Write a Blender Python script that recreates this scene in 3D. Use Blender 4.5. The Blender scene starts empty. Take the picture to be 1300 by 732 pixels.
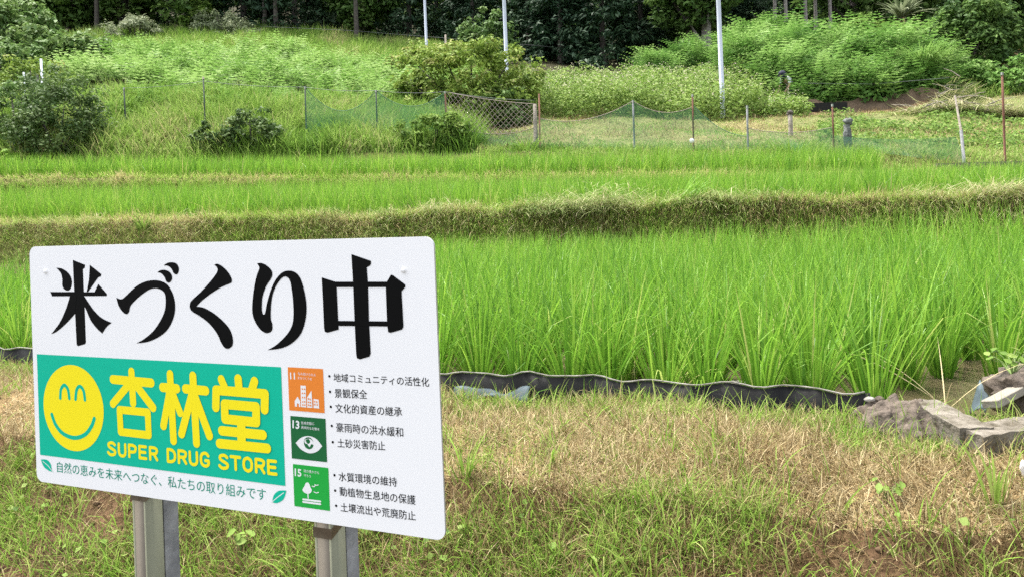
import bpy, bmesh, math, json
import numpy as np
from mathutils import Vector, Matrix

S = bpy.context.scene
COL = S.collection
PI = math.pi

# ------------------------------------------------------------------ camera
F, PX, PY, ROLL = 977.0, 650.0, 247.0, 0.03      # focal length and optical centre in photo pixels (1300 wide)
CR, SR = math.cos(ROLL), math.sin(ROLL)
cam_data = bpy.data.cameras.new('camera')
cam_data.sensor_width = 36.0
cam_data.lens = 36.0 * F / 1300.0
cam_data.shift_y = -(366.0 - PY) / 1300.0
cam_data.clip_start = 0.05
cam_data.clip_end = 600.0
cam = bpy.data.objects.new('camera', cam_data)
COL.objects.link(cam)
cam.matrix_world = Matrix(((CR, SR, 0, 0), (0, 0, -1, 0), (-SR, CR, 0, 0), (0, 0, 0, 1)))
S.camera = cam

# ------------------------------------------------------------------ light
SUN_EL, SUN_AZ = 71.0, 312.0        # a high hazy sun: soft light, the sign's face in open shade
w = bpy.data.worlds.new('World'); S.world = w; w.use_nodes = True
nt = w.node_tree
sky = nt.nodes.new('ShaderNodeTexSky'); sky.sky_type = 'NISHITA'; sky.sun_disc = False
sky.sun_elevation = math.radians(SUN_EL); sky.sun_rotation = math.radians(SUN_AZ)
sky.air_density = 1.0; sky.dust_density = 4.0; sky.ozone_density = 1.0
bg = nt.nodes['Background']; bg.inputs['Strength'].default_value = 0.15
hs = nt.nodes.new('ShaderNodeHueSaturation'); hs.inputs['Saturation'].default_value = .32    # thin high cloud
nt.links.new(sky.outputs[0], hs.inputs['Color']); nt.links.new(hs.outputs[0], bg.inputs[0])
sd = bpy.data.lights.new('sun', 'SUN'); sd.energy = 2.1; sd.angle = math.radians(12.0); sd.color = (1.0, 0.95, 0.87)
sun = bpy.data.objects.new('sun', sd); COL.objects.link(sun)
_a, _e = math.radians(SUN_AZ), math.radians(SUN_EL)
sun_dir = Vector((math.sin(_a) * math.cos(_e), math.cos(_a) * math.cos(_e), math.sin(_e)))
sun.rotation_euler = sun_dir.to_track_quat('Z', 'Y').to_euler()
S.view_settings.view_transform = 'Standard'; S.view_settings.look = 'None'
S.view_settings.exposure = 1.84; S.view_settings.gamma = 1.0; S.view_settings.use_curve_mapping = False
S.render.engine = 'CYCLES'
S.cycles.use_denoising = False
S.cycles.max_bounces = 8; S.cycles.transparent_max_bounces = 16
S.cycles.diffuse_bounces = 4; S.cycles.transmission_bounces = 4

# ------------------------------------------------------------------ helpers
RNG = np.random.default_rng(7)

def tag(o, label=None, cat=None, group=None, kind=None):
    if label: o['label'] = label
    if cat: o['category'] = cat
    if group: o['group'] = group
    if kind: o['kind'] = kind
    return o

def empty(name, loc, rz=0.0):
    o = bpy.data.objects.new(name, None); COL.objects.link(o)
    o.location = loc; o.rotation_euler = (0, 0, rz); o.empty_display_size = 0.1
    return o

def link(name, me, parent=None, loc=None, rz=0.0, scale=None):
    o = bpy.data.objects.new(name, me); COL.objects.link(o)
    if parent is not None: o.parent = parent
    if loc is not None: o.location = loc
    if rz: o.rotation_euler = (0, 0, rz)
    if scale is not None: o.scale = scale
    return o

def mesh_np(name, V, Fq, rnd=None, mat=None, smooth=False, midx=None, Ft=None):
    """mesh from numpy arrays: quads Fq (n,4) and triangles Ft (m,3)"""
    me = bpy.data.meshes.new(name)
    V = np.asarray(V, dtype=np.float32)
    nq = 0 if Fq is None else len(Fq); ntri = 0 if Ft is None else len(Ft)
    me.vertices.add(len(V)); me.vertices.foreach_set('co', V.ravel())
    loops = []
    if nq: loops.append(np.asarray(Fq, dtype=np.int32).ravel())
    if ntri: loops.append(np.asarray(Ft, dtype=np.int32).ravel())
    loops = np.concatenate(loops)
    me.loops.add(len(loops)); me.loops.foreach_set('vertex_index', loops)
    starts = np.concatenate([np.arange(nq) * 4, nq * 4 + np.arange(ntri) * 3]).astype(np.int32)
    me.polygons.add(nq + ntri); me.polygons.foreach_set('loop_start', starts)
    if mat is not None:
        for m in (mat if isinstance(mat, (list, tuple)) else [mat]): me.materials.append(m)
    if midx is not None: me.polygons.foreach_set('material_index', np.asarray(midx, dtype=np.int32))
    if smooth: me.polygons.foreach_set('use_smooth', np.ones(nq + ntri, dtype=bool))
    if rnd is not None:
        at = me.attributes.new('tone', 'FLOAT', 'POINT'); at.data.foreach_set('value', np.asarray(rnd, dtype=np.float32))
    me.update(calc_edges=True)
    return me

def vnoise(x, y, sc, seed=0):
    x = np.asarray(x, float) / sc + 1000.0 + seed * 17.3; y = np.asarray(y, float) / sc + 1000.0 + seed * 31.7
    xi = np.floor(x); yi = np.floor(y); fx = x - xi; fy = y - yi
    fx = fx * fx * (3 - 2 * fx); fy = fy * fy * (3 - 2 * fy)
    def h(i, j):
        t = np.sin(i * 127.1 + j * 311.7 + seed * 74.7) * 43758.5453
        return t - np.floor(t)
    return (h(xi, yi) * (1 - fx) + h(xi + 1, yi) * fx) * (1 - fy) + (h(xi, yi + 1) * (1 - fx) + h(xi + 1, yi + 1) * fx) * fy

def fbm(x, y, sc, seed=0):
    return vnoise(x, y, sc, seed) * .55 + vnoise(x, y, sc * .45, seed + 3) * .3 + vnoise(x, y, sc * .2, seed + 5) * .15

# ---- terrain: a list of feature lines (distance Y and height z) at five bearings A = X/Y
AN = np.array([-.68, -.34, 0., .34, .66])
def vline(v): return [v / (.94 + .34 * a) for a in AN]
z0 = [-.27, -.28, -.26, -.25, -.2]
FEAT = [
    ([-8.] * 5, [-1.55] * 5),
    ([x - .1 for x in vline(1.75)], [-1.53] * 5),
    (vline(2.5), [-.955] * 5),
    (vline(2.95), [-.93] * 5),
    (vline(3.3), [-.935] * 5),
    (vline(3.38), [-1.02] * 5),
    (vline(9.75), [-1.02] * 5),
    (vline(10.1), z0),
    (vline(10.8), z0),
    (vline(10.95), [z - .08 for z in z0]),
    ([17.8, 16.8, 16., 15., 14.], [.02, -.1, -.2, -.26, -.28]),
    ([18.2, 17.1, 16.3, 15.3, 14.3], [.78, .52, .36, .2, .12]),
    ([18.7, 17.5, 16.7, 15.7, 14.7], [.78, .52, .36, .2, .12]),
    ([21.0, 20.0, 19.0, 18.2, 17.6], [.8, .56, .42, .28, .2]),
    ([21.5, 20.6, 20.0, 18.9, 18.1], [1.35, 1.25, 1.1, .8, .45]),
    ([25., 25., 26., 28., 27.], [3.3, 3.2, 2.25, 2.6, 2.3]),
    ([27.5, 27.5, 28.3, 29.6, 28.8], [3.65, 3.5, 2.75, 2.95, 2.75]),
    ([28., 28., 28.8, 30.2, 29.4], [4.45, 4.25, 2.9, 3.1, 2.9]),
    ([33., 33., 33., 33., 33.], [5.7, 5.6, 4.0, 3.9, 3.7]),
    ([42., 42., 40., 40., 41.], [8.3, 8.6, 6.4, 6.2, 6.4]),
    ([65., 65., 65., 65., 65.], [15.5, 16., 12.5, 12., 11.5]),
    ([115.] * 5, [45.] * 5),
    ([200.] * 5, [80.] * 5),
]
FD = np.array([f[0] for f in FEAT]); FZ = np.array([f[1] for f in FEAT])

def bearing(X, Y): return X / np.maximum(Y, 1.2)

def feat_d(k, A):
    return np.interp(A, AN, FD[k])

def height(X, Y, bumps=True):
    X = np.atleast_1d(np.asarray(X, float)); Y = np.atleast_1d(np.asarray(Y, float))
    A = bearing(X, Y)
    z = np.full(X.shape, FZ[0][0])
    for k in range(len(FEAT) - 1):
        d0, d1 = feat_d(k, A), feat_d(k + 1, A)
        h0, h1 = np.interp(A, AN, FZ[k]), np.interp(A, AN, FZ[k + 1])
        t = np.clip((Y - d0) / (d1 - d0), 0, 1)
        z = np.where(Y >= d0, h0 + (h1 - h0) * t, z)
    if bumps:
        am = np.interp(Y, [0, 1.5, 4, 9, 12, 20, 40], [.0, .03, .03, .06, .07, .12, .5])
        z = z + am * (fbm(X, Y, 1.1 + .06 * np.abs(Y), 2) - .5)
        z = z + np.interp(Y, [22, 26, 38, 46], [0, .7, .9, .5]) * (fbm(X, Y, 2.6, 44) - .5)
        on = (Y > feat_d(6, A) + .15) & (Y < feat_d(9, A))
        z = z + np.where(on, .26, 0) * (fbm(X, Y, 1.2, 46) - .5)
        z = z - .055 * np.exp(-((Y * (.94 + .34 * A) - 2.48) / .2) ** 2)
        z = z + np.interp(Y, [1.5, 2.2, 4.0, 4.4], [0, .05, .05, 0]) * (vnoise(X, Y, .28, 9) - .5)
    return z

def inband(X, Y, k0, k1, m0=0.0, m1=0.0):
    A = bearing(X, Y)
    return (Y > feat_d(k0, A) + m0) & (Y < feat_d(k1, A) - m1)

def col_at(px, d, py=200.0):
    """X of a photo column at distance d"""
    a = (px - PX) / F; b = -(py - PY) / F
    return (a * CR + b * SR) * d
def pt(px, py, d):
    a = (px - PX) / F; b = -(py - PY) / F
    return Vector(((a * CR + b * SR) * d, d, (-a * SR + b * CR) * d))
def on_ground(px, d, dz=0.0, py=180.0):
    x = col_at(px, d, py)
    return Vector((x, d, float(height(x, d)[0]) + dz))
def pix(X, Y, Z):
    A = X / Y; B = Z / Y
    return PX + F * (A * CR - B * SR), PY - F * (A * SR + B * CR)

# ------------------------------------------------------------------ materials
def nodes(name):
    m = bpy.data.materials.new(name); m.use_nodes = True
    t = m.node_tree; t.nodes.clear()
    out = t.nodes.new('ShaderNodeOutputMaterial')
    return m, t, out

def ramp(t, stops):
    r = t.nodes.new('ShaderNodeValToRGB'); e = r.color_ramp.elements
    while len(e) < len(stops): e.new(0.5)
    for i, (p, c) in enumerate(stops):
        e[i].position = p; e[i].color = (*c, 1)
    return r

def leaf_mat(name, cols, transl=.35, rough=.55, spec=.1, noise=0.0):
    m, t, out = nodes(name)
    at = t.nodes.new('ShaderNodeAttribute'); at.attribute_name = 'tone'
    n = len(cols)
    r = ramp(t, [(i / max(1, n - 1), c) for i, c in enumerate(cols)])
    fac = at.outputs['Fac']
    oi = t.nodes.new('ShaderNodeObjectInfo')
    ad = t.nodes.new('ShaderNodeMath'); ad.operation = 'MULTIPLY_ADD'
    t.links.new(oi.outputs['Random'], ad.inputs[0]); ad.inputs[1].default_value = .16
    t.links.new(fac, ad.inputs[2]); fac = ad.outputs[0]
    t.links.new(fac, r.inputs[0])
    p = t.nodes.new('ShaderNodeBsdfPrincipled'); p.inputs['Roughness'].default_value = rough
    p.inputs['Specular IOR Level'].default_value = spec
    t.links.new(r.outputs[0], p.inputs['Base Color'])
    tr = t.nodes.new('ShaderNodeBsdfTranslucent'); t.links.new(r.outputs[0], tr.inputs[0])
    mx = t.nodes.new('ShaderNodeMixShader'); mx.inputs[0].default_value = transl
    t.links.new(p.outputs[0], mx.inputs[1]); t.links.new(tr.outputs[0], mx.inputs[2])
    t.links.new(mx.outputs[0], out.inputs[0])
    return m

def plain(name, c, rough=.5, metal=0.0, spec=.5, noise=None, nscale=8.0, bump=0.0, bscale=30.0):
    """principled with a procedural noise between two or three colours"""
    m, t, out = nodes(name)
    p = t.nodes.new('ShaderNodeBsdfPrincipled')
    p.inputs['Roughness'].default_value = rough; p.inputs['Metallic'].default_value = metal
    p.inputs['Specular IOR Level'].default_value = spec
    tc = t.nodes.new('ShaderNodeTexCoord')
    if noise is None: noise = tuple(x * .82 for x in c)
    nz = t.nodes.new('ShaderNodeTexNoise'); nz.inputs['Scale'].default_value = nscale; nz.inputs['Detail'].default_value = 6
    nz.inputs['Roughness'].default_value = .65
    t.links.new(tc.outputs['Object'], nz.inputs['Vector'])
    r = ramp(t, [(.35, noise), (.65, c)])
    t.links.new(nz.outputs['Fac'], r.inputs[0]); t.links.new(r.outputs[0], p.inputs['Base Color'])
    if bump:
        n2 = t.nodes.new('ShaderNodeTexNoise'); n2.inputs['Scale'].default_value = bscale; n2.inputs['Detail'].default_value = 8
        t.links.new(tc.outputs['Object'], n2.inputs['Vector'])
        b = t.nodes.new('ShaderNodeBump'); b.inputs['Strength'].default_value = bump; b.inputs['Distance'].default_value = .03
        t.links.new(n2.outputs['Fac'], b.inputs['Height']); t.links.new(b.outputs[0], p.inputs['Normal'])
    t.links.new(p.outputs[0], out.inputs[0])
    return m

def ground_mat():
    m, t, out = nodes('soil')
    at = t.nodes.new('ShaderNodeAttribute'); at.attribute_name = 'soil'
    tc = t.nodes.new('ShaderNodeTexCoord')
    nz = t.nodes.new('ShaderNodeTexNoise'); nz.inputs['Scale'].default_value = 7.0; nz.inputs['Detail'].default_value = 9; nz.inputs['Roughness'].default_value = .7
    t.links.new(tc.outputs['Object'], nz.inputs['Vector'])
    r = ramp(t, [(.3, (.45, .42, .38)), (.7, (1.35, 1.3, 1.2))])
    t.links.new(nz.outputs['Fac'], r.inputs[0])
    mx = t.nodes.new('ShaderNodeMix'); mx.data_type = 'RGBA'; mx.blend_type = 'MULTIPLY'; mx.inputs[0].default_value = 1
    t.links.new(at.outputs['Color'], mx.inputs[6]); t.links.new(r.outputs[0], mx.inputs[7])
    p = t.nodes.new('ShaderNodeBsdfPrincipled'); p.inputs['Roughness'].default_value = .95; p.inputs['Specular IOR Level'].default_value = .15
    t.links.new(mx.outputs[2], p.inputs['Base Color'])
    n2 = t.nodes.new('ShaderNodeTexNoise'); n2.inputs['Scale'].default_value = 40; n2.inputs['Detail'].default_value = 8
    t.links.new(tc.outputs['Object'], n2.inputs['Vector'])
    b = t.nodes.new('ShaderNodeBump'); b.inputs['Strength'].default_value = .8; b.inputs['Distance'].default_value = .03
    t.links.new(n2.outputs['Fac'], b.inputs['Height']); t.links.new(b.outputs[0], p.inputs['Normal'])
    t.links.new(p.outputs[0], out.inputs[0])
    return m

def net_mat(name, c, opacity):
    m, t, out = nodes(name)
    tc = t.nodes.new('ShaderNodeTexCoord')
    nz = t.nodes.new('ShaderNodeTexNoise'); nz.inputs['Scale'].default_value = 2.2; nz.inputs['Detail'].default_value = 3
    t.links.new(tc.outputs['Object'], nz.inputs['Vector'])
    mr = t.nodes.new('ShaderNodeMapRange'); mr.inputs[1].default_value = .3; mr.inputs[2].default_value = .7
    mr.inputs[3].default_value = opacity * .75; mr.inputs[4].default_value = min(1, opacity * 1.25)
    t.links.new(nz.outputs['Fac'], mr.inputs[0])
    d = t.nodes.new('ShaderNodeBsdfDiffuse'); d.inputs[0].default_value = (*c, 1)
    tl = t.nodes.new('ShaderNodeBsdfTranslucent'); tl.inputs[0].default_value = (*c, 1)
    mm = t.nodes.new('ShaderNodeMixShader'); mm.inputs[0].default_value = .4
    t.links.new(d.outputs[0], mm.inputs[1]); t.links.new(tl.outputs[0], mm.inputs[2])
    tr = t.nodes.new('ShaderNodeBsdfTransparent')
    mx = t.nodes.new('ShaderNodeMixShader')
    t.links.new(mr.outputs[0], mx.inputs[0]); t.links.new(tr.outputs[0], mx.inputs[1]); t.links.new(mm.outputs[0], mx.inputs[2])
    t.links.new(mx.outputs[0], out.inputs[0])
    return m

M = {}
M['soil'] = ground_mat()
M['rice'] = leaf_mat('rice_leaf', [(.055, .145, .016), (.105, .245, .024), (.17, .345, .035), (.26, .435, .055), (.44, .42, .16)], .42, .42, .25)
M['grass'] = leaf_mat('wild_grass', [(.06, .13, .015), (.13, .25, .03), (.21, .35, .05), (.31, .40, .10), (.42, .36, .18)], .4)
M['bankgrass'] = leaf_mat('bank_grass', [(.045, .10, .016), (.10, .20, .03), (.17, .29, .045), (.26, .37, .09), (.38, .34, .17)], .38)
M['bright'] = leaf_mat('bright_leaf', [(.12, .27, .03), (.22, .40, .05), (.32, .47, .10)], .35)
M['pale_leaf'] = leaf_mat('pale_leaf', [(.10, .13, .07), (.17, .21, .11), (.25, .29, .17), (.32, .35, .22)], .3)
M['straw'] = leaf_mat('dry_straw', [(.06, .038, .018), (.16, .11, .05), (.29, .22, .105), (.48, .40, .23)], .2)
M['fern'] = leaf_mat('fern_leaf', [(.06, .13, .025), (.13, .25, .05), (.22, .36, .09), (.33, .45, .17)], .35)
M['weed'] = leaf_mat('weed_leaf', [(.05, .10, .018), (.105, .19, .032), (.18, .28, .055), (.27, .35, .10)], .35)
M['kudzu'] = leaf_mat('thicket_leaf', [(.05, .12, .028), (.11, .23, .045), (.19, .33, .08), (.29, .43, .14)], .35)
M['blossom'] = leaf_mat('blossom', [(.28, .30, .14), (.38, .37, .22), (.48, .43, .34)], .3)
M['dark_leaf'] = leaf_mat('dark_leaf', [(.022, .05, .016), (.045, .09, .025), (.075, .13, .035), (.12, .18, .055)], .28, .55, .15)
M['shrub_leaf'] = leaf_mat('shrub_leaf', [(.04, .085, .024), (.08, .15, .04), (.13, .22, .06), (.20, .28, .095)], .3, .55, .15)
M['azalea'] = leaf_mat('yellow_leaf', [(.05, .09, .02), (.11, .18, .032), (.18, .27, .045), (.25, .33, .07), (.31, .31, .11)], .3)
M['wood_leaf'] = leaf_mat('woodland_leaf', [(.03, .07, .02), (.07, .135, .035), (.115, .20, .05), (.18, .28, .07)], .3, .55, .12)
M['conifer'] = leaf_mat('conifer_leaf', [(.013, .033, .018), (.024, .055, .028), (.04, .08, .038), (.065, .11, .055)], .18, .55, .15)
M['hay'] = leaf_mat('fresh_hay', [(.08, .14, .025), (.19, .27, .07), (.36, .37, .17), (.52, .47, .30)], .3)
M['bark'] = plain('bark', (.10, .085, .07), .9, noise=(.035, .03, .025), nscale=12, bump=.8, bscale=25)
M['pale_bark'] = plain('pale_bark', (.33, .30, .27), .9, noise=(.16, .145, .13), nscale=9, bump=.6, bscale=20)
M['white_sheet'] = plain('sign_white', (.85, .85, .85), .4, noise=(.835, .835, .835), nscale=3, spec=.3)
M['edge_metal'] = plain('sign_edge', (.55, .55, .56), .4, .6)
M['black_ink'] = plain('black_ink', (.003, .003, .003), .6, spec=.08)
M['text_ink'] = plain('text_ink', (.006, .006, .007), .6, spec=.1)
M['teal'] = plain('teal_ink', (.0, .47, .30), .5, spec=.25, noise=(.0, .455, .29), nscale=3)
M['teal_text'] = plain('teal_text', (.0, .29, .19), .5, spec=.2)
M['yellow'] = plain('yellow_ink', (.90, .76, .012), .5, spec=.25, noise=(.88, .74, .01), nscale=3)
M['orange'] = plain('orange_ink', (.78, .23, .03), .5, spec=.25, noise=(.76, .22, .028))
M['dkgreen'] = plain('dark_green_ink', (.014, .13, .04), .5, spec=.2, noise=(.013, .125, .038))
M['ltgreen'] = plain('bright_green_ink', (.016, .38, .052), .5, spec=.2, noise=(.016, .365, .05))
M['icon_white'] = plain('icon_white', (.8, .8, .8), .5, spec=.2, noise=(.78, .78, .78))
M['post_paint'] = plain('post_paint', (.20, .175, .14), .8, noise=(.16, .14, .11), nscale=5, spec=.15)
M['post_olive'] = plain('post_olive', (.215, .22, .155), .8, noise=(.17, .175, .125), nscale=5, spec=.15)
M['galv'] = plain('galvanised', (.26, .265, .27), .75, 0, noise=(.14, .145, .15), spec=.2, nscale=22, bump=.1, bscale=60)
M['black_plastic'] = plain('black_plastic', (.006, .006, .0065), .55, spec=.2, noise=(.013, .0125, .011), nscale=10, bump=.25, bscale=14)
M['pale_rim'] = plain('pale_rim', (.30, .28, .25), .7, noise=(.12, .11, .09), nscale=16)
M['blue_sheet'] = plain('blue_sheet', (.11, .15, .17), .6, spec=.2, noise=(.06, .08, .09), nscale=7)
M['concrete'] = plain('old_concrete', (.20, .18, .15), .95, spec=.1, noise=(.07, .06, .042), nscale=16, bump=.4, bscale=60)
M['mud'] = plain('mud', (.135, .105, .08), .85, noise=(.05, .038, .028), nscale=9, bump=.7, bscale=26)
M['stone'] = plain('stone', (.38, .36, .33), .85, noise=(.18, .165, .14), nscale=14, bump=.5)
M['pole_paint'] = plain('pole_paint', (.48, .52, .60), .45, noise=(.42, .46, .54), nscale=3)
M['rust'] = plain('rust', (.20, .085, .05), .85, .2, noise=(.09, .045, .03), nscale=16)
M['green_pipe'] = plain('green_pipe', (.03, .07, .045), .6, noise=(.05, .05, .035))
M['old_wood'] = plain('old_wood', (.34, .30, .25), .9, noise=(.17, .145, .115), nscale=10, bump=.5)
M['dark_cloth'] = plain('navy_cloth', (.012, .014, .03), .9, noise=(.02, .022, .045))
M['white_cloth'] = plain('white_cloth', (.72, .72, .74), .9, noise=(.6, .6, .63))
M['trouser'] = plain('grey_cloth', (.08, .085, .10), .9)
M['skin'] = plain('skin', (.50, .30, .21), .6)
M['net_green'] = net_mat('green_netting', (.09, .24, .15), .34)
M['net_pale'] = net_mat('pale_netting', (.10, .24, .15), .34)
M['cord'] = plain('pale_cord', (.27, .22, .185), .8)
M['wire'] = plain('grey_wire', (.10, .11, .11), .6, .2)

def water_mat():
    m, t, out = nodes('muddy_water')
    p = t.nodes.new('ShaderNodeBsdfPrincipled'); p.inputs['Roughness'].default_value = .06
    tc = t.nodes.new('ShaderNodeTexCoord')
    nz = t.nodes.new('ShaderNodeTexNoise'); nz.inputs['Scale'].default_value = 2.5; nz.inputs['Detail'].default_value = 5
    t.links.new(tc.outputs['Object'], nz.inputs['Vector'])
    r = ramp(t, [(.35, (.07, .055, .03)), (.65, (.13, .105, .065))])
    t.links.new(nz.outputs['Fac'], r.inputs[0]); t.links.new(r.outputs[0], p.inputs['Base Color'])
    n2 = t.nodes.new('ShaderNodeTexNoise'); n2.inputs['Scale'].default_value = 9
    t.links.new(tc.outputs['Object'], n2.inputs['Vector'])
    b = t.nodes.new('ShaderNodeBump'); b.inputs['Strength'].default_value = .08
    t.links.new(n2.outputs['Fac'], b.inputs['Height']); t.links.new(b.outputs[0], p.inputs['Normal'])
    t.links.new(p.outputs[0], out.inputs[0])
    return m
M['water'] = water_mat()

# ------------------------------------------------------------------ vegetation builders
def blades(base, L, az, lean, curve, width, segs, rng, tone=None, twist=.5, power=1.6, taper=.75):
    """ribbon leaves: base (n,3); each bends away from its foot along az"""
    n = len(base)
    s = np.linspace(0, 1, segs + 1)
    th = lean[:, None] + curve[:, None] * s[None, :] ** power
    ds = L[:, None] / segs
    mid = (th[:, 1:] + th[:, :-1]) / 2
    r = np.concatenate([np.zeros((n, 1)), np.cumsum(np.sin(mid) * ds, 1)], 1)
    z = np.concatenate([np.zeros((n, 1)), np.cumsum(np.cos(mid) * ds, 1)], 1)
    ca, sa = np.cos(az)[:, None], np.sin(az)[:, None]
    ctr = np.stack([base[:, 0:1] + r * ca, base[:, 1:2] + r * sa, base[:, 2:3] + z], -1)
    wa = az + PI / 2 + rng.normal(0, twist, n)
    wd = np.stack([np.cos(wa), np.sin(wa), np.zeros(n)], -1)[:, None, :]
    prof = (1 - s ** 2.2) * taper + (1 - taper) * (1 - s) + .04
    prof[0] *= .6
    hw = (width[:, None] * prof[None, :] / 2)[:, :, None]
    V = np.stack([ctr - wd * hw, ctr + wd * hw], 2).reshape(n, -1, 3)
    k = np.arange(segs) * 2
    q = np.stack([k, k + 1, k + 3, k + 2], -1)
    Fq = (q[None] + (np.arange(n) * (segs + 1) * 2)[:, None, None]).reshape(-1, 4)
    if tone is None: tone = rng.random(n)
    tn = np.repeat(tone, (segs + 1) * 2)
    return V.reshape(-1, 3), Fq, tn

def leaves(P, N, size, rng, aspect=.55, tone=None, droop=None):
    """pointed four-corner leaves centred at P, facing N"""
    n = len(P)
    N = N / np.maximum(1e-6, np.linalg.norm(N, axis=1, keepdims=True))
    R = rng.normal(size=(n, 3))
    U = np.cross(N, R); U /= np.maximum(1e-6, np.linalg.norm(U, axis=1, keepdims=True))
    W = np.cross(N, U)
    size = np.broadcast_to(size, (n,))[:, None]
    fold = N * size * .12
    V = np.stack([P - U * size / 2, P + W * size * aspect / 2 - U * size * .05 + fold, P + U * size / 2, P - W * size * aspect / 2 - U * size * .05 + fold], 1).reshape(-1, 3)
    Fq = np.arange(n * 4).reshape(n, 4)
    if tone is None: tone = rng.random(n)
    return V, Fq, np.repeat(tone, 4)

def merge(parts):
    Vs, Fs, Ts, o = [], [], [], 0
    for V, Fq, t in parts:
        Vs.append(V); Fs.append(Fq + o); Ts.append(t); o += len(V)
    return np.concatenate(Vs), np.concatenate(Fs), np.concatenate(Ts)

def tube(path, radii, sides=8, cap=True):
    """tapered tube through path points -> verts, quads"""
    path = [Vector(p) for p in path]; V = []; Fq = []
    n = len(path)
    for i, p in enumerate(path):
        d = (path[min(i + 1, n - 1)] - path[max(i - 1, 0)]).normalized()
        a = Vector((1, 0, 0)) if abs(d.x) < .8 else Vector((0, 1, 0))
        u = d.cross(a).normalized(); v = d.cross(u)
        for k in range(sides):
            t = 2 * PI * k / sides
            V.append(p + (u * math.cos(t) + v * math.sin(t)) * radii[i])
    for i in range(n - 1):
        for k in range(sides):
            Fq.append((i * sides + k, i * sides + (k + 1) % sides, (i + 1) * sides + (k + 1) % sides, (i + 1) * sides + k))
    if cap:
        for i in (0, n - 1):
            c = len(V); V.append(path[i])
            for k in range(0, sides, 2):
                Fq.append((c, i * sides + k, i * sides + (k + 1) % sides, i * sides + (k + 2) % sides))
    return np.array([tuple(v) for v in V]), np.array(Fq)

def tubes_mesh(name, items, mat, smooth=True):
    Vs, Fs, o = [], [], 0
    for it in items:
        V, Fq = tube(*it); Vs.append(V); Fs.append(Fq + o); o += len(V)
    return mesh_np(name, np.concatenate(Vs), np.concatenate(Fs), None, mat, smooth)

def boxes_mesh(name, items, mat, bevel=0.0):
    """items: (centre, size, rotz)"""
    bm = bmesh.new()
    for c, s, rz in items:
        mt = Matrix.Translation(c) @ Matrix.Rotation(rz, 4, 'Z') @ Matrix.Diagonal((*s, 1))
        bmesh.ops.create_cube(bm, size=1, matrix=mt)
    if bevel: bmesh.ops.bevel(bm, geom=bm.edges[:], offset=bevel, segments=2, affect='EDGES')
    me = bpy.data.meshes.new(name); bm.to_mesh(me); bm.free(); me.materials.append(mat)
    return me

def crown_mesh(name, seed, rx, ry, rz, n_clump, per, size, mat, shape='round', clump=.28, aspect=.55, zc=None, hang=0.0, tone_bias=0.0):
    """crown of leaves: clumps spread through the crown's volume, uneven outline"""
    rng = np.random.default_rng(seed)
    d = rng.normal(size=(n_clump, 3)); d /= np.linalg.norm(d, axis=1, keepdims=True)
    rad = rng.uniform(.35, 1.0, n_clump) ** .5
    c = d * rad[:, None]
    if shape == 'cone':
        h = rng.uniform(0, 1, n_clump) ** 1.25
        a = rng.uniform(0, 2 * PI, n_clump); q = np.sqrt(rng.uniform(.25, 1, n_clump)) * (1 - h) ** .8
        c = np.stack([np.cos(a) * q, np.sin(a) * q, h * 2 - 1], -1)
    if shape == 'dome':
        c[:, 2] = np.abs(c[:, 2]) * 1.6 - .6
    lump = 1 + .35 * (np.sin(c[:, 0] * 4 + seed) * np.cos(c[:, 1] * 3.3 + seed * 2) + .5 * np.sin(c[:, 2] * 5 + seed * 3)) * .6
    c = c * lump[:, None] * np.array([rx, ry, rz])
    cs = clump * (rx * ry * rz) ** (1 / 3) * rng.uniform(.6, 1.35, n_clump)
    e = rng.normal(size=(n_clump, per, 3)); e /= np.linalg.norm(e, axis=2, keepdims=True)
    er = rng.uniform(.2, 1, (n_clump, per, 1)) ** .5
    P = c[:, None, :] + e * er * cs[:, None, None] * np.array([1, 1, .62])
    N = e * .7 + np.array([0, 0, .75]) + rng.normal(0, .35, e.shape)
    if hang: P[..., 2] -= hang * np.linalg.norm(e[..., :2], axis=2) * cs[:, None]
    ct = rng.normal(.45 + tone_bias, .17, n_clump)
    tone = np.clip(ct[:, None] + rng.normal(0, .13, (n_clump, per)), 0, 1)
    P = P.reshape(-1, 3); N = N.reshape(-1, 3)
    if zc is not None: P[:, 2] += zc
    V, Fq, tn = leaves(P, N, size * rng.uniform(.7, 1.35, len(P)), rng, aspect, tone.ravel())
    return mesh_np(name, V, Fq, tn, mat), c + (np.array([0, 0, zc]) if zc else 0)

def trunk_mesh(name, seed, h, r, limbs, mat, targets=None, lean=.04):
    rng = np.random.default_rng(seed)
    path = [(0, 0, -.3)]
    x = y = 0.0
    n = 7
    for i in range(1, n + 1):
        x += rng.normal(0, lean * h / n); y += rng.normal(0, lean * h / n); path.append((x, y, h * i / n))
    rad = [r * 1.3] + [r * (1 - .8 * i / n) for i in range(1, n + 1)]
    items = [(path, rad, 9)]
    if targets is not None:
        idx = rng.choice(len(targets), min(limbs, len(targets)), replace=False)
        for i in idx:
            tpt = Vector(targets[i])
            k = int(np.clip(tpt.z / h * n * .7, 1, n - 1)); b = Vector(path[k])
            m = b.lerp(tpt, .5) + Vector((0, 0, -.06 * (tpt - b).length))
            items.append(([b, m, b.lerp(tpt, .95)], [rad[k] * .55, rad[k] * .33, rad[k] * .1], 6))
    return tubes_mesh(name, items, mat)

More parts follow.
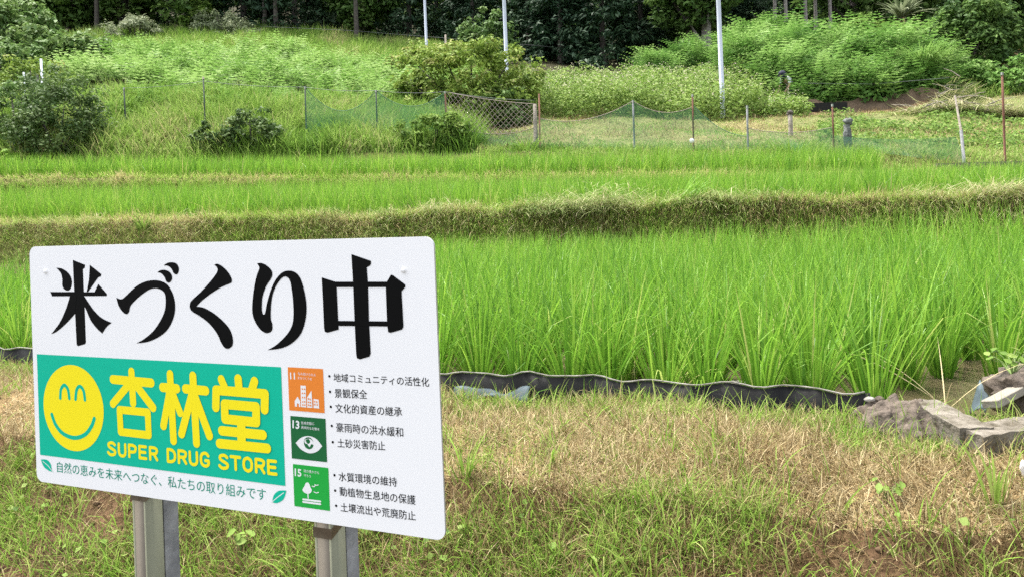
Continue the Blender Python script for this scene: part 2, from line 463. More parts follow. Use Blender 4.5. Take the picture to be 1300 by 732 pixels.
def blob_mesh(name, seed, size, mat, rough=.25, sub=3, freq=2.2):
    """lumpy stone or clod"""
    bm = bmesh.new(); bmesh.ops.create_icosphere(bm, subdivisions=sub, radius=1)
    co = np.array([v.co[:] for v in bm.verts])
    f = 1 + rough * (fbm(co[:, 0] * freq + co[:, 2] * 1.7, co[:, 1] * freq - co[:, 2] * 1.3, 1.0, seed) - .5) * 2 + rough * .5 * (vnoise(co[:, 0] * 7 + co[:, 2] * 5, co[:, 1] * 7 + co[:, 2] * 3, 1, seed + 2) - .5)
    for v, k in zip(bm.verts, f): v.co = Vector((v.co.x * size[0] * k, v.co.y * size[1] * k, v.co.z * size[2] * k))
    for fc in bm.faces: fc.smooth = True
    me = bpy.data.meshes.new(name); bm.to_mesh(me); bm.free(); me.materials.append(mat)
    return me

# ------------------------------------------------------------------ ground: one sheet out to the wooded hill
def build_ground():
    As = np.concatenate([np.linspace(-2.4, -.9, 24), np.linspace(-.88, .88, 240), np.linspace(.9, 2.4, 24)])
    Ys = [-8., -3., 0., .6, 1.0]
    Ys += list(np.arange(1.3, 5.2, .035)) + list(np.arange(5.3, 9, .22)) + list(np.arange(9.0, 17, .07)) + list(np.arange(17.05, 23, .12)) + list(np.arange(23.2, 48, .45)) + list(np.arange(49, 200, 4.0))
    Ys = np.array(Ys)
    AA, YY = np.meshgrid(As, Ys)
    XX = AA * np.maximum(YY, 1.2) + np.where(YY < 1.2, 0, 0)
    ZZ = height(XX.ravel(), YY.ravel())
    V = np.stack([XX.ravel(), YY.ravel(), ZZ], -1)
    na, ny = len(As), len(Ys)
    i = np.arange(ny - 1)[:, None] * na + np.arange(na - 1)[None]
    Fq = np.stack([i, i + 1, i + na + 1, i + na], -1).reshape(-1, 4)
    me = mesh_np('ground', V, Fq, None, M['soil'], True)
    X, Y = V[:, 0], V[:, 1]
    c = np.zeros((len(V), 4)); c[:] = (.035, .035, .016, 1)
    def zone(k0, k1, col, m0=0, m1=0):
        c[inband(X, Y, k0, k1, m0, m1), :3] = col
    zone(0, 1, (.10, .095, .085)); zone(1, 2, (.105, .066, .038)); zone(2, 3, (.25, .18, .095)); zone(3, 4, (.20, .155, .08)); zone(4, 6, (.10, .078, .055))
    zone(6, 7, (.13, .14, .045)); zone(7, 9, (.17, .14, .07)); zone(9, 10, (.07, .06, .035)); zone(10, 12, (.16, .17, .06)); zone(12, 13, (.07, .06, .035))
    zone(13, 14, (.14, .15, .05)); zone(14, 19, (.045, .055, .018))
    cut = inband(X, Y, 14, 18) & (X > .2) & (Y < 31)
    nb = fbm(X, Y, 2.2, 21)
    c[cut, :3] = (np.array([.22, .19, .09])[None] * (1 - nb[cut, None]) + np.array([.13, .17, .06])[None] * nb[cut, None])
    dirt = (Y > 28.6) & (Y < 31.0) & (X > 9.0) & (X < 18)
    c[dirt, :3] = (.17, .115, .07)
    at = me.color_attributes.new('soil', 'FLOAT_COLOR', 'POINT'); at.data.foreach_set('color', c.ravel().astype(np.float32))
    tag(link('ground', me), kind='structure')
build_ground()

def build_water(k0, k1, dz, name):
    As = np.linspace(-.95, .95, 60); V = []; Fq = []
    for i, a in enumerate(As):
        for k in (k0, k1):
            d = float(feat_d(k, a)); z = float(np.interp(a, AN, FZ[k0 if name == 'water' else k])) + dz
            V.append((a * d, d, z))
        if i: Fq.append((2 * i - 2, 2 * i, 2 * i + 1, 2 * i - 1))
    tag(link('paddy_water', mesh_np('paddy_water', V, Fq, None, M['water'])), kind='structure')
build_water(5, 6, .05, 'water'); build_water(9, 10, .05, 'w2'); build_water(12, 13, .05, 'w3')

# ------------------------------------------------------------------ rice
def rice_clump(rng, n, h, spread=.045, width=.0108, segs=5):
    a = rng.uniform(0, 2 * PI, n); r = spread * np.sqrt(rng.random(n))
    base = np.stack([r * np.cos(a), r * np.sin(a), np.zeros(n)], -1)
    az = a + rng.normal(0, .6, n)
    L = h * rng.uniform(.5, 1.2, n)
    lean = np.abs(rng.normal(.22, .14, n)); cv = np.abs(rng.normal(.30, .30, n))
    fl = rng.random(n) < .16; cv[fl] += rng.uniform(.6, 1.8, fl.sum())
    tone = np.clip(rng.normal(.38, .2, n), 0, .76)
    dry = rng.random(n) < .014; tone[dry] = .9; cv[dry] += .9; L[dry] *= .7
    return blades(base, L, az, lean, cv, width * rng.uniform(.7, 1.3, n), segs, rng, tone, twist=.7, power=1.8)

def rows(k0, k1, row, hill, m0, m1, amax, rng, yaw=.35):
    """planting grid turned with the paddies, then trimmed to the paddy"""
    cu, su = math.cos(-yaw), math.sin(-yaw)
    us = np.arange(-40, 40, hill); vs = np.arange(0, 40, row)
    U, Vv = np.meshgrid(us, vs); U = U.ravel() + rng.normal(0, .035, U.size); Vv = Vv.ravel() + rng.normal(0, .025, Vv.size)
    X = U * cu - Vv * su; Y = U * su + Vv * cu
    ok = (Y > .5) & (np.abs(X) < amax * Y) & inband(X, Y, k0, k1, m0, m1)
    return X[ok], Y[ok]

def build_rice():
    rng = np.random.default_rng(11)
    X, Y = rows(5, 6, .27, .22, .06, .32, .86, rng)
    keep = ~((X > 1.55) & (X < 2.5) & (Y < 3.45 + (X - 1.55) * .3))          # open water by the inlet
    Ak = bearing(X, Y); keep &= Y < feat_d(6, Ak) - np.interp(Ak, [-.68, -.34, -.1], [6.4, 3.4, .3])      # open water before the bund at the left
    X, Y = X[keep], Y[keep]
    u, v = pix(X, Y, np.full(len(X), -.95))
    d = Y.copy()
    seen = ((u > 535) | (u < 52)) & (u > -30) & (u < 1330)
    order = np.argsort(np.where(seen, d, 1e9))
    near = order[:300]; far = np.setdiff1d(np.arange(len(X)), near)
    protos = []
    for i in range(16):
        r2 = np.random.default_rng(100 + i)
        V, Fq, t = rice_clump(r2, 74, .56 * r2.uniform(.92, 1.1), .045)
        protos.append(mesh_np('rice_plant', V, Fq, t, M['rice']))
    for j, i in enumerate(near):
        sc = float(rng.uniform(.88, 1.1)) * float(np.interp(Y[i], [3, 8], [1.0, .93]))
        o = link('rice_plant', protos[int(rng.integers(16))], None, (X[i], Y[i], -1.0), float(rng.uniform(0, 6.28)), (sc, sc, sc))
        tag(o, 'bright green rice plant standing in the water of the nearest paddy behind the black edging', 'rice plant', 'rice plants in the front rows of the nearest paddy')
    parts = []
    def crop(Xs, Ys, n, h, w, segs, zs):
        m = len(Xs); N = m * n
        a = rng.uniform(0, 2 * PI, N); r = .05 * np.sqrt(rng.random(N))
        base = np.stack([np.repeat(Xs, n) + r * np.cos(a), np.repeat(Ys, n) + r * np.sin(a), np.repeat(zs, n)], -1)
        az = a + rng.normal(0, .6, N)
        hh = np.repeat(h * rng.uniform(.88, 1.12, m), n)
        cv = np.abs(rng.normal(.3, .3, N)); fl = rng.random(N) < .12; cv[fl] += rng.uniform(.6, 1.4, fl.sum())
        tone = np.clip(np.repeat(rng.normal(0, .08, m), n) + rng.normal(.40, .17, N), 0, .76)
        tone[rng.random(N) < .006] = .9
        return blades(base, hh * rng.uniform(.5, 1.18, N), az, np.abs(rng.normal(.15, .11, N)), cv, w * rng.uniform(.7, 1.3, N), segs, rng, tone, .7, 1.8)
    hh = np.interp(Y[far], [3, 6, 10], [.56, .54, .47]) + np.interp(bearing(X[far], Y[far]), [.0, .34, .66], [0, .08, .28]) * np.interp(Y[far], [5, 8], [0, 1])
    V, Fq, t = crop(X[far], Y[far], 58, hh, .0098, 3, np.full(len(far), -1.0))
    tag(link('rice_crop', mesh_np('rice_crop', V, Fq, t, M['rice'])), 'dense rice filling the nearest flooded paddy up to the grassy bund', 'rice crop', kind='stuff')
    X2, Y2 = rows(9, 10, .24, .2, .02, .15, .82, rng)
    A2 = bearing(X2, Y2); z2 = np.interp(A2, AN, FZ[9])
    z2b = np.interp(A2, AN, FZ[10]); tt = (Y2 - feat_d(9, A2)) / (feat_d(10, A2) - feat_d(9, A2)); z2 = z2 + (z2b - z2) * tt
    V, Fq, t = crop(X2, Y2, 34, np.interp(A2, [-.7, 0, .7], [.66, .60, .52]), .013, 2, z2)
    tag(link('rice_crop', mesh_np('rice_crop', V, Fq, t, M['rice'])), 'strip of rice growing in the middle terrace above the grassy bund', 'rice crop', kind='stuff')
    X3, Y3 = rows(12, 13, .24, .2, .0, .1, .8, rng)
    ok = ~(X3 > .375 * Y3 + 1.6)
    X3, Y3 = X3[ok], Y3[ok]; A3 = bearing(X3, Y3)
    t3 = (Y3 - feat_d(12, A3)) / (feat_d(13, A3) - feat_d(12, A3)); z3 = np.interp(A3, AN, FZ[12]) * (1 - t3) + np.interp(A3, AN, FZ[13]) * t3
    V, Fq, t = crop(X3, Y3, 26, np.full(len(X3), .60), .016, 2, z3)
    tag(link('rice_crop', mesh_np('rice_crop', V, Fq, t, M['rice'])), 'farthest strip of rice just below the netted fence', 'rice crop', kind='stuff')
build_rice()

# ------------------------------------------------------------------ grass, straw and wild cover
def scatter(n, x0, x1, y0, y1, rng):
    return rng.uniform(x0, x1, n), rng.uniform(y0, y1, n)

def grass_at(X, Y, h, w, segs, rng, tone, lean=.35, curve=.8, dz=-.01, power=1.4, fixaz=None):
    n = len(X); Z = height(X, Y) + dz
    az = rng.uniform(0, 2 * PI, n) if fixaz is None else fixaz + rng.normal(0, .8, n)
    return blades(np.stack([X, Y, Z], -1), h, az, np.abs(rng.normal(lean, lean * .6, n)), np.abs(rng.normal(curve, curve * .6, n)), w, segs, rng, tone, .9, power)

def tufts(Xc, Yc, per, spread, rng):
    n = len(Xc); m = n * per
    return np.repeat(Xc, per) + rng.normal(0, spread, m), np.repeat(Yc, per) + rng.normal(0, spread, m)

def build_cover():
    rng = np.random.default_rng(23)
    def band_pts(n, v0, v1, amax=1.0):
        A = rng.uniform(-amax, amax, n); v = np.sqrt(rng.uniform(v0 * v0, v1 * v1, n)); Y = v / (.94 + .34 * A)
        return A * Y, Y, v
    # straw on the embankment, lying flat and tangled
    X, Y, v = band_pts(285000, 1.95, 3.3)
    ok = (rng.random(len(X)) < np.where(v > 2.45, .9, .75) * np.clip(np.where(v > 2.5, .0, -.25) + 1.7 * fbm(X, Y, .32, 3), .06, 1))
    X, Y, v = X[ok], Y[ok], v[ok]; n = len(X)
    tone = np.clip(rng.normal(.5, .24, n) + .5 * (fbm(X, Y, .5, 8) - .5) + np.where(v > 2.5, .20, -.22), 0, 1)
    V, Fq, t = grass_at(X, Y, np.where(v > 2.5, .8, 1.1) * rng.uniform(.025, .12, n), rng.uniform(.0018, .0048, n), 2, rng, tone, 1.45, .35, .004)
    tag(link('dry_straw', mesh_np('dry_straw', V, Fq, t, M['straw'])), 'cut dry straw lying over the brown embankment', 'straw', kind='stuff')
    # green grass coming up through it
    Xc, Yc, v = band_pts(18500, 1.95, 3.3)
    dens = fbm(Xc, Yc, .5, 14)
    v = v + .5 * (fbm(Xc, Yc, .45, 57) - .5)
    pr = np.where(v < 2.5, np.clip((dens - .36) * 5, .06, 1), np.where(v > 3.05, .75, np.clip((dens - .42) * 3, .06, .6)))
    ok = rng.random(len(Xc)) < pr
    Xc, Yc, v = Xc[ok], Yc[ok], v[ok]
    X, Y = tufts(Xc, Yc, 11, .024, rng); n = len(X)
    sz = np.repeat(rng.uniform(.4, 1.3, len(Xc)) ** 1.4 * np.where(v > 3.02, .8, np.where(v > 2.5, .5, 1.0)), 11)
    tone = np.clip(np.repeat(rng.normal(.43, .17, len(Xc)), 11) + rng.normal(0, .13, n), 0, 1)
    V1 = grass_at(X, Y, sz * rng.uniform(.035, .125, n), rng.uniform(.0025, .0055, n), 3, rng, tone, .5, .9)
    # taller blades here and there, and along the foot of the black edging
    Xc, Yc, v = band_pts(1600, 1.95, 3.27)
    ok = rng.random(len(Xc)) < np.where(v > 3.12, .9, np.where(v < 2.5, .42, .14))
    Xc, Yc = Xc[ok], Yc[ok]
    X, Y = tufts(Xc, Yc, 6, .016, rng); n = len(X)
    V2 = grass_at(X, Y, rng.uniform(.07, .19, n), rng.uniform(.004, .008, n), 4, rng, np.clip(rng.normal(.48, .15, n), 0, .9), .3, .9)
    V, Fq, t = merge([V1, V2])
    tag(link('embankment_grass', mesh_np('embankment_grass', V, Fq, t, M['grass'])), 'short green grass tufts on the embankment below the paddy', 'grass', kind='stuff')
    # small round leaves near the ground
    X, Y = scatter(2600, -4, 3.4, 1.5, 3.4, rng)
    ok = inband(X, Y, 1, 2) & (fbm(X, Y, .3, 40) > .57)
    X, Y = X[ok], Y[ok]; n = len(X)
    P = np.stack([X, Y, height(X, Y) + rng.uniform(.02, .06, n)], -1)
    V, Fq, t = leaves(P, np.array([0, -.35, 1]) + rng.normal(0, .35, (n, 3)), rng.uniform(.015, .035, n), rng, .9)
    tag(link('clover_cover', mesh_np('clover_cover', V, Fq, t, M['weed'])), 'small broad leaves scattered low over the embankment', 'ground cover', kind='stuff')

    # the grassy bund between the first two paddies
    def bund(k0, k1, n, hmul, wmul, seed, label, top_tone, dryness=1.0):
        r = np.random.default_rng(seed)
        A = r.uniform(-.8, .8, n); f = r.uniform(-.02, 1.05, n)
        # even cover along the slope as well as along the top
        ka = feat_d(k0, A); kb = feat_d(k1, A); Y = ka + (kb - ka) * np.where(r.random(n) < .62, f * .36, f); f = (Y - ka) / (kb - ka)
        X = A * Y; m = n
        lo = f < .13
        patch = fbm(X, Y, .9, 33)
        tone = np.clip(r.normal(.58, .24, m) + np.where(f > .25, top_tone, .04) + .7 * (patch - .5), 0, 1)
        isdry = r.random(m) < np.where(f > .22, .28, .14) * dryness + .6 * dryness * (fbm(X, Y, 1.3, 35) - .5)
        h = hmul * r.uniform(.45, 1.5, m) * (.6 + .8 * fbm(X, Y, .6, 37)); w_ = wmul * r.uniform(.6, 1.4, m)
        thin = r.random(m) < np.where(lo, .4, np.clip(.25 + 1.3 * fbm(X, Y, .4, 38), 0, 1))
        sel = thin & ~isdry
        a = grass_at(X[sel], Y[sel], h[sel], w_[sel], 3, r, tone[sel], .6, 1.3, fixaz=-PI / 2)
        sel = thin & isdry
        b = grass_at(X[sel], Y[sel], h[sel] * 1.1, w_[sel] * .75, 3, r, tone[sel] * .9 + .05, .85, 1.3, .0, fixaz=-PI / 2)
        tag(link('bund_grass', mesh_np('bund_grass', *a, M['grass'])), 'trimmed green grass hanging over ' + label, 'grass', kind='stuff')
        tag(link('bund_straw', mesh_np('bund_straw', *b, M['straw'])), 'dry cut grass mixed over ' + label, 'straw', kind='stuff')
    bund(6, 9, 90000, .18, .0085, 51, 'the bund between the nearest and middle paddies', .10)
    bund(10, 12, 60000, .20, .013, 52, 'the low bund below the farthest rice', .05, .45)

    # rank grass on the bank below the fence and above it
    def rank(n, xr, yr, test, h, w_, tone_mu, label, mat='bankgrass', lean=.3, curve=1.0, per=14, spread=.14, seed=60, name='bank_grass'):
        r = np.random.default_rng(seed)
        Xc, Yc = scatter(n, *xr, *yr, r)
        ok = test(Xc, Yc); Xc, Yc = Xc[ok], Yc[ok]
        X, Y = tufts(Xc, Yc, per, spread, r); m = len(X)
        tone = np.clip(np.repeat(r.normal(tone_mu, .13, len(Xc)), per) + r.normal(0, .1, m) + .8 * (fbm(X, Y, 1.6, seed) - .5), 0, 1)
        hs = np.repeat(r.uniform(.6, 1.35, len(Xc)) * (.6 + .8 * fbm(Xc, Yc, 1.7, seed + 1)), per)
        b = grass_at(X, Y, h * hs * r.uniform(.6, 1.15, m), w_ * r.uniform(.7, 1.4, m), 3, r, tone, lean, curve)
        tag(link(name, mesh_np(name, *b, M[mat])), label, 'grass', kind='stuff')
    wav = lambda X, Y: fbm(X, Y, 2.2, 77)
    left = lambda X, Y: X < -1.2 + 1.4 * (vnoise(X, Y, 1.4, 4) - .5)
    rank(9000, (-21, 0), (20.4, 27.5), lambda X, Y: inband(X, Y, 13, 15, .1, -1.0) & left(X, Y) & (np.abs(bearing(X, Y)) < .84), .68, .026, .42, 'tall drooping wild grass on the bank at the left below the ferns', seed=61)
    rank(2600, (-2, 16), (18.0, 22.5), lambda X, Y: inband(X, Y, 13, 15, -.1, 0) & ~left(X, Y) & (Y < feat_d(14, bearing(X, Y)) + 1.2) & (bearing(X, Y) < .82), .26, .02, .55, 'mown light green grass along the foot of the fence at the right', lean=.4, seed=62, name='mown_grass')
    rank(9000, (-1, 26), (20, 32), lambda X, Y: inband(X, Y, 14, 18, .6, 0) & ~left(X, Y) & (bearing(X, Y) < .82) & ~((Y > 28.6) & (Y < 30.6) & (X > 9.3)) & (fbm(X, Y, 1.3, 91) > .30) & (Y < 31), .10, .03, .62, 'short patchy grass on the cleared slope behind the fence', lean=.7, seed=63, name='mown_grass', per=9)
    rank(8000, (-30, 1), (37, 48), lambda X, Y: (Y > 37 + 3 * (wav(X, Y) - .5)) & (X < -1.5) & (np.abs(bearing(X, Y)) < .84), .75, .05, .5, 'tall bright grass along the ridge below the woods', lean=.2, curve=.8, seed=64, spread=.22)
    rank(2600, (8, 26), (27, 36), lambda X, Y: (bearing(X, Y) > .5) & (bearing(X, Y) < .84) & (Y > 30.5), .6, .04, .42, 'wild grass below the round tree at the far right', lean=.3, seed=65, spread=.2)
    # dry clippings on the cleared slope
    r = np.random.default_rng(70)
    X, Y = scatter(36000, -1, 26, 19, 31, r)
    ok = inband(X, Y, 14, 18, .2, 0) & ~left(X, Y) & (fbm(X, Y, 1.5, 71) > .47) & (bearing(X, Y) < .82)
    X, Y = X[ok], Y[ok]; n = len(X)
    b = grass_at(X, Y, r.uniform(.08, .25, n), r.uniform(.012, .03, n), 2, r, np.clip(r.normal(.5, .2, n), 0, 1), 1.3, .4, .01)
    tag(link('dry_straw', mesh_np('dry_straw', *b, M['straw'])), 'dry clippings lying over the cleared slope behind the fence', 'straw', kind='stuff')
build_cover()

def fern_fronds(X, Y, Z, L, rng, tone, pinnae=9, seg=6, wide=.34):
    """arching fronds with paired leaflets"""
    n = len(X)
    az = rng.uniform(0, 2 * PI, n); lean = rng.uniform(.2, .6, n); cv = rng.uniform(.9, 1.6, n)
    s = np.linspace(.22, 1, pinnae)
    th = lean[:, None] + cv[:, None] * s[None] ** 1.3
    r = L[:, None] * s[None] * np.sin(lean[:, None] + cv[:, None] * s[None] ** 1.3 * .45)
    z = L[:, None] * s[None] * np.cos(lean[:, None] + cv[:, None] * s[None] ** 1.3 * .45)
    ca, sa = np.cos(az)[:, None], np.sin(az)[:, None]
    C = np.stack([X[:, None] + r * ca, Y[:, None] + r * sa, Z[:, None] + z], -1)
    T = np.stack([np.sin(th) * ca, np.sin(th) * sa, np.cos(th)], -1)
    B = np.stack([-sa + 0 * r, ca + 0 * r, 0 * r], -1)
    pl = (L[:, None] * wide * (1.08 - s[None]) ** .8)[..., None]
    pw = (L[:, None] * (.78 / pinnae) * .62)[..., None] * np.ones_like(pl)
    out = []
    for sg in (-1, 1):
        tip = C + sg * B * pl + T * pl * .35 - np.array([0, 0, 1]) * pl * .25
        q = np.stack([C - T * pw * .5, (C + tip) / 2 - T * pw * .45, tip, (C + tip) / 2 + T * pw * .55], 2)
        out.append(q.reshape(n, -1, 3))
    V = np.concatenate(out, 1).reshape(-1, 3)
    Fq = np.arange(len(V)).reshape(-1, 4)
    return V, Fq, np.repeat(tone, pinnae * 8)

def build_ferns():
    r = np.random.default_rng(81)
    X, Y = scatter(9500, -26, 2, 26, 41, r)
    A = bearing(X, Y); w_ = fbm(X, Y, 2.5, 5)
    ok = (A > -.64 + .05 * w_) & (A < -.055) & (Y > 26.6 + 3.5 * (w_ - .5) + np.where(A < -.5, 2.5, 0)) & (Y < 37.8)
    ok &= r.random(len(X)) < np.clip(.35 + 1.5 * (fbm(X, Y, 1.5, 12) - .3), .1, 1)
    X, Y = X[ok], Y[ok]; n = len(X)
    tone = np.clip(r.normal(.5, .2, n) + .7 * (fbm(X, Y, 1.8, 13) - .5), 0, 1)
    V, Fq, t = fern_fronds(X, Y, height(X, Y), r.uniform(.9, 1.6, n), r, tone, 8, wide=.36)
    tag(link('fern_cover', mesh_np('fern_cover', V, Fq, t, M['fern'])), 'pale green ferns covering the hillside at the left', 'ferns', kind='stuff')
    # a second, sparser patch behind the netting
    X, Y = scatter(2600, -16, -2, 23.5, 27, r); ok = (bearing(X, Y) > -.62) & (bearing(X, Y) < -.1) & (fbm(X, Y, 1.2, 19) > .5)
    X, Y = X[ok], Y[ok]; n = len(X)
    V, Fq, t = fern_fronds(X, Y, height(X, Y), r.uniform(.5, .9, n), r, np.clip(r.normal(.45, .15, n), 0, 1))
    tag(link('fern_cover', mesh_np('fern_cover', V, Fq, t, M['fern'])), 'young ferns among the grass behind the netting', 'ferns', kind='stuff')
build_ferns()

def build_flowering_weeds():
    r = np.random.default_rng(91)
    Xc, Yc = scatter(5200, -1, 13, 25, 36, r)
    A = bearing(Xc, Yc); w_ = fbm(Xc, Yc, 1.8, 15)
    ok = (A > .0 - .03 * w_) & (A < .385) & (Yc > 27.3 + 2.4 * (w_ - .5) + np.where(A > .3, .3, 0)) & (Yc < 35)
    Xc, Yc = Xc[ok], Yc[ok]; n = len(Xc)
    Zc = height(Xc, Yc)
    H = r.uniform(.75, 1.35, n) * np.where((A[ok] > .325) & (Yc < 31.2), .5, 1.0) * (.7 + .6 * fbm(Xc, Yc, 1.4, 16))
    per = 16
    k = n * per
    f = r.random(k) ** .8
    P = np.stack([np.repeat(Xc, per) + r.normal(0, .16, k), np.repeat(Yc, per) + r.normal(0, .16, k), np.repeat(Zc, per) + f * np.repeat(H, per)], -1)
    tone = np.clip(np.repeat(r.normal(.5, .14, n), per) + r.normal(0, .12, k), 0, 1)
    a = leaves(P, np.array([0, -.3, .9]) + r.normal(0, .45, (k, 3)), r.uniform(.09, .2, k), r, .42, tone)
    tag(link('weed_cover', mesh_np('weed_cover', *a, M['weed'])), 'tall leafy weeds with pale blossom behind the fence', 'weeds', kind='stuff')
    per = 6; k = n * per
    P = np.stack([np.repeat(Xc, per) + r.normal(0, .15, k), np.repeat(Yc, per) + r.normal(0, .15, k), np.repeat(Zc + H, per) * 1 + r.normal(.02, .08, k)], -1)
    keep = np.repeat(r.random(n) < .34, per) & (r.random(k) < .6)
    P = P[keep]
    a = leaves(P, np.array([0, -.5, .8]) + r.normal(0, .4, (len(P), 3)), r.uniform(.03, .07, len(P)), r, .9)
    tag(link('blossom_cover', mesh_np('blossom_cover', *a, M['blossom'])), 'whitish blossom heads over the tall weeds', 'blossom', kind='stuff')
build_flowering_weeds()

def build_slope_weeds():
    # darker low weeds in patches over the right half of the cleared slope
    r = np.random.default_rng(95)
    X, Y = scatter(30000, 7, 24, 19, 27, r)
    A = bearing(X, Y)
    ok = (A > .4) & (A < .78) & (Y > 19.2) & (fbm(X, Y, 1.6, 96) > .47)
    X, Y = X[ok], Y[ok]; n = len(X)
    P = np.stack([X, Y, height(X, Y) + r.uniform(.02, .22, n)], -1)
    a = leaves(P, np.array([0, -.3, .9]) + r.normal(0, .4, (n, 3)), r.uniform(.06, .14, n), r, .6, np.clip(r.normal(.4, .2, n), 0, 1))
    tag(link('weed_cover', mesh_np('weed_cover', *a, M['weed'])), 'low dark weeds spreading over the cleared slope at the right', 'weeds', kind='stuff')
build_slope_weeds()

def build_cut_hay():
    # mown stems left lying along the bund and hanging over its face
    r = np.random.default_rng(97)
    n = 26000; A = r.uniform(-.8, .8, n); d0, d1 = feat_d(6, A), feat_d(9, A)
    Y = d0 + (d1 - d0) * np.clip(r.normal(.27, .2, n), .06, 1); X = A * Y
    lump = fbm(X, Y * .4, .8, 98)
    ok = r.random(n) < np.clip((lump - .36) * 3.6, .05, 1)
    X, Y, lump = X[ok], Y[ok], lump[ok]; n = len(X)
    Z = height(X, Y) + r.uniform(0, .16, n) * np.clip((lump - .4) * 4, .2, 1)
    az = np.where(r.random(n) < .55, -PI / 2 + r.normal(0, .7, n), r.uniform(0, 2 * PI, n))
    V, Fq, t = blades(np.stack([X, Y, Z], -1), r.uniform(.12, .36, n), az, r.uniform(.7, 1.6, n), r.uniform(.2, 1.3, n), r.uniform(.006, .012, n), 3, r, np.clip(r.normal(.52, .22, n) + .6 * (fbm(X, Y, 1.6, 99) - .5), 0, 1), .9)
    tag(link('cut_hay', mesh_np('cut_hay', V, Fq, t, M['hay'])), 'ragged cut hay lying along the bund between the nearest and middle paddies', 'hay', kind='stuff')
build_cut_hay()

def build_clods():
    # crumbs and clods of soil between the straw
    r = np.random.default_rng(111); n = 1500
    bm = bmesh.new(); bmesh.ops.create_icosphere(bm, subdivisions=1, radius=1)
    v0 = np.array([v.co[:] for v in bm.verts]); f0 = np.array([[v.index for v in f.verts] for f in bm.faces]); bm.free()
    A = r.uniform(-.8, .8, n); v = r.uniform(1.95, 3.2, n); Y = v / (.94 + .34 * A); X = A * Y
    ok = (fbm(X, Y, .32, 3) < .47); X, Y = X[ok], Y[ok]; n = len(X)
    sz = r.uniform(.003, .012, n) * r.uniform(.6, 1.3, n)
    V = v0[None] * sz[:, None, None] * r.uniform(.6, 1.3, (n, len(v0), 1)) * np.array([1, 1, .7]) + np.stack([X, Y, height(X, Y) + .002], -1)[:, None]
    Ft = (f0[None] + (np.arange(n) * len(v0))[:, None, None]).reshape(-1, 3)
    tag(link('soil_crumbs', mesh_np('soil_crumbs', V.reshape(-1, 3), None, None, M['clod'], False, None, Ft)), 'crumbs of brown soil scattered over the embankment', 'soil', kind='stuff')
M['clod'] = plain('brown_clod', (.15, .10, .06), .95, noise=(.085, .055, .034), nscale=9, spec=.1)
build_clods()

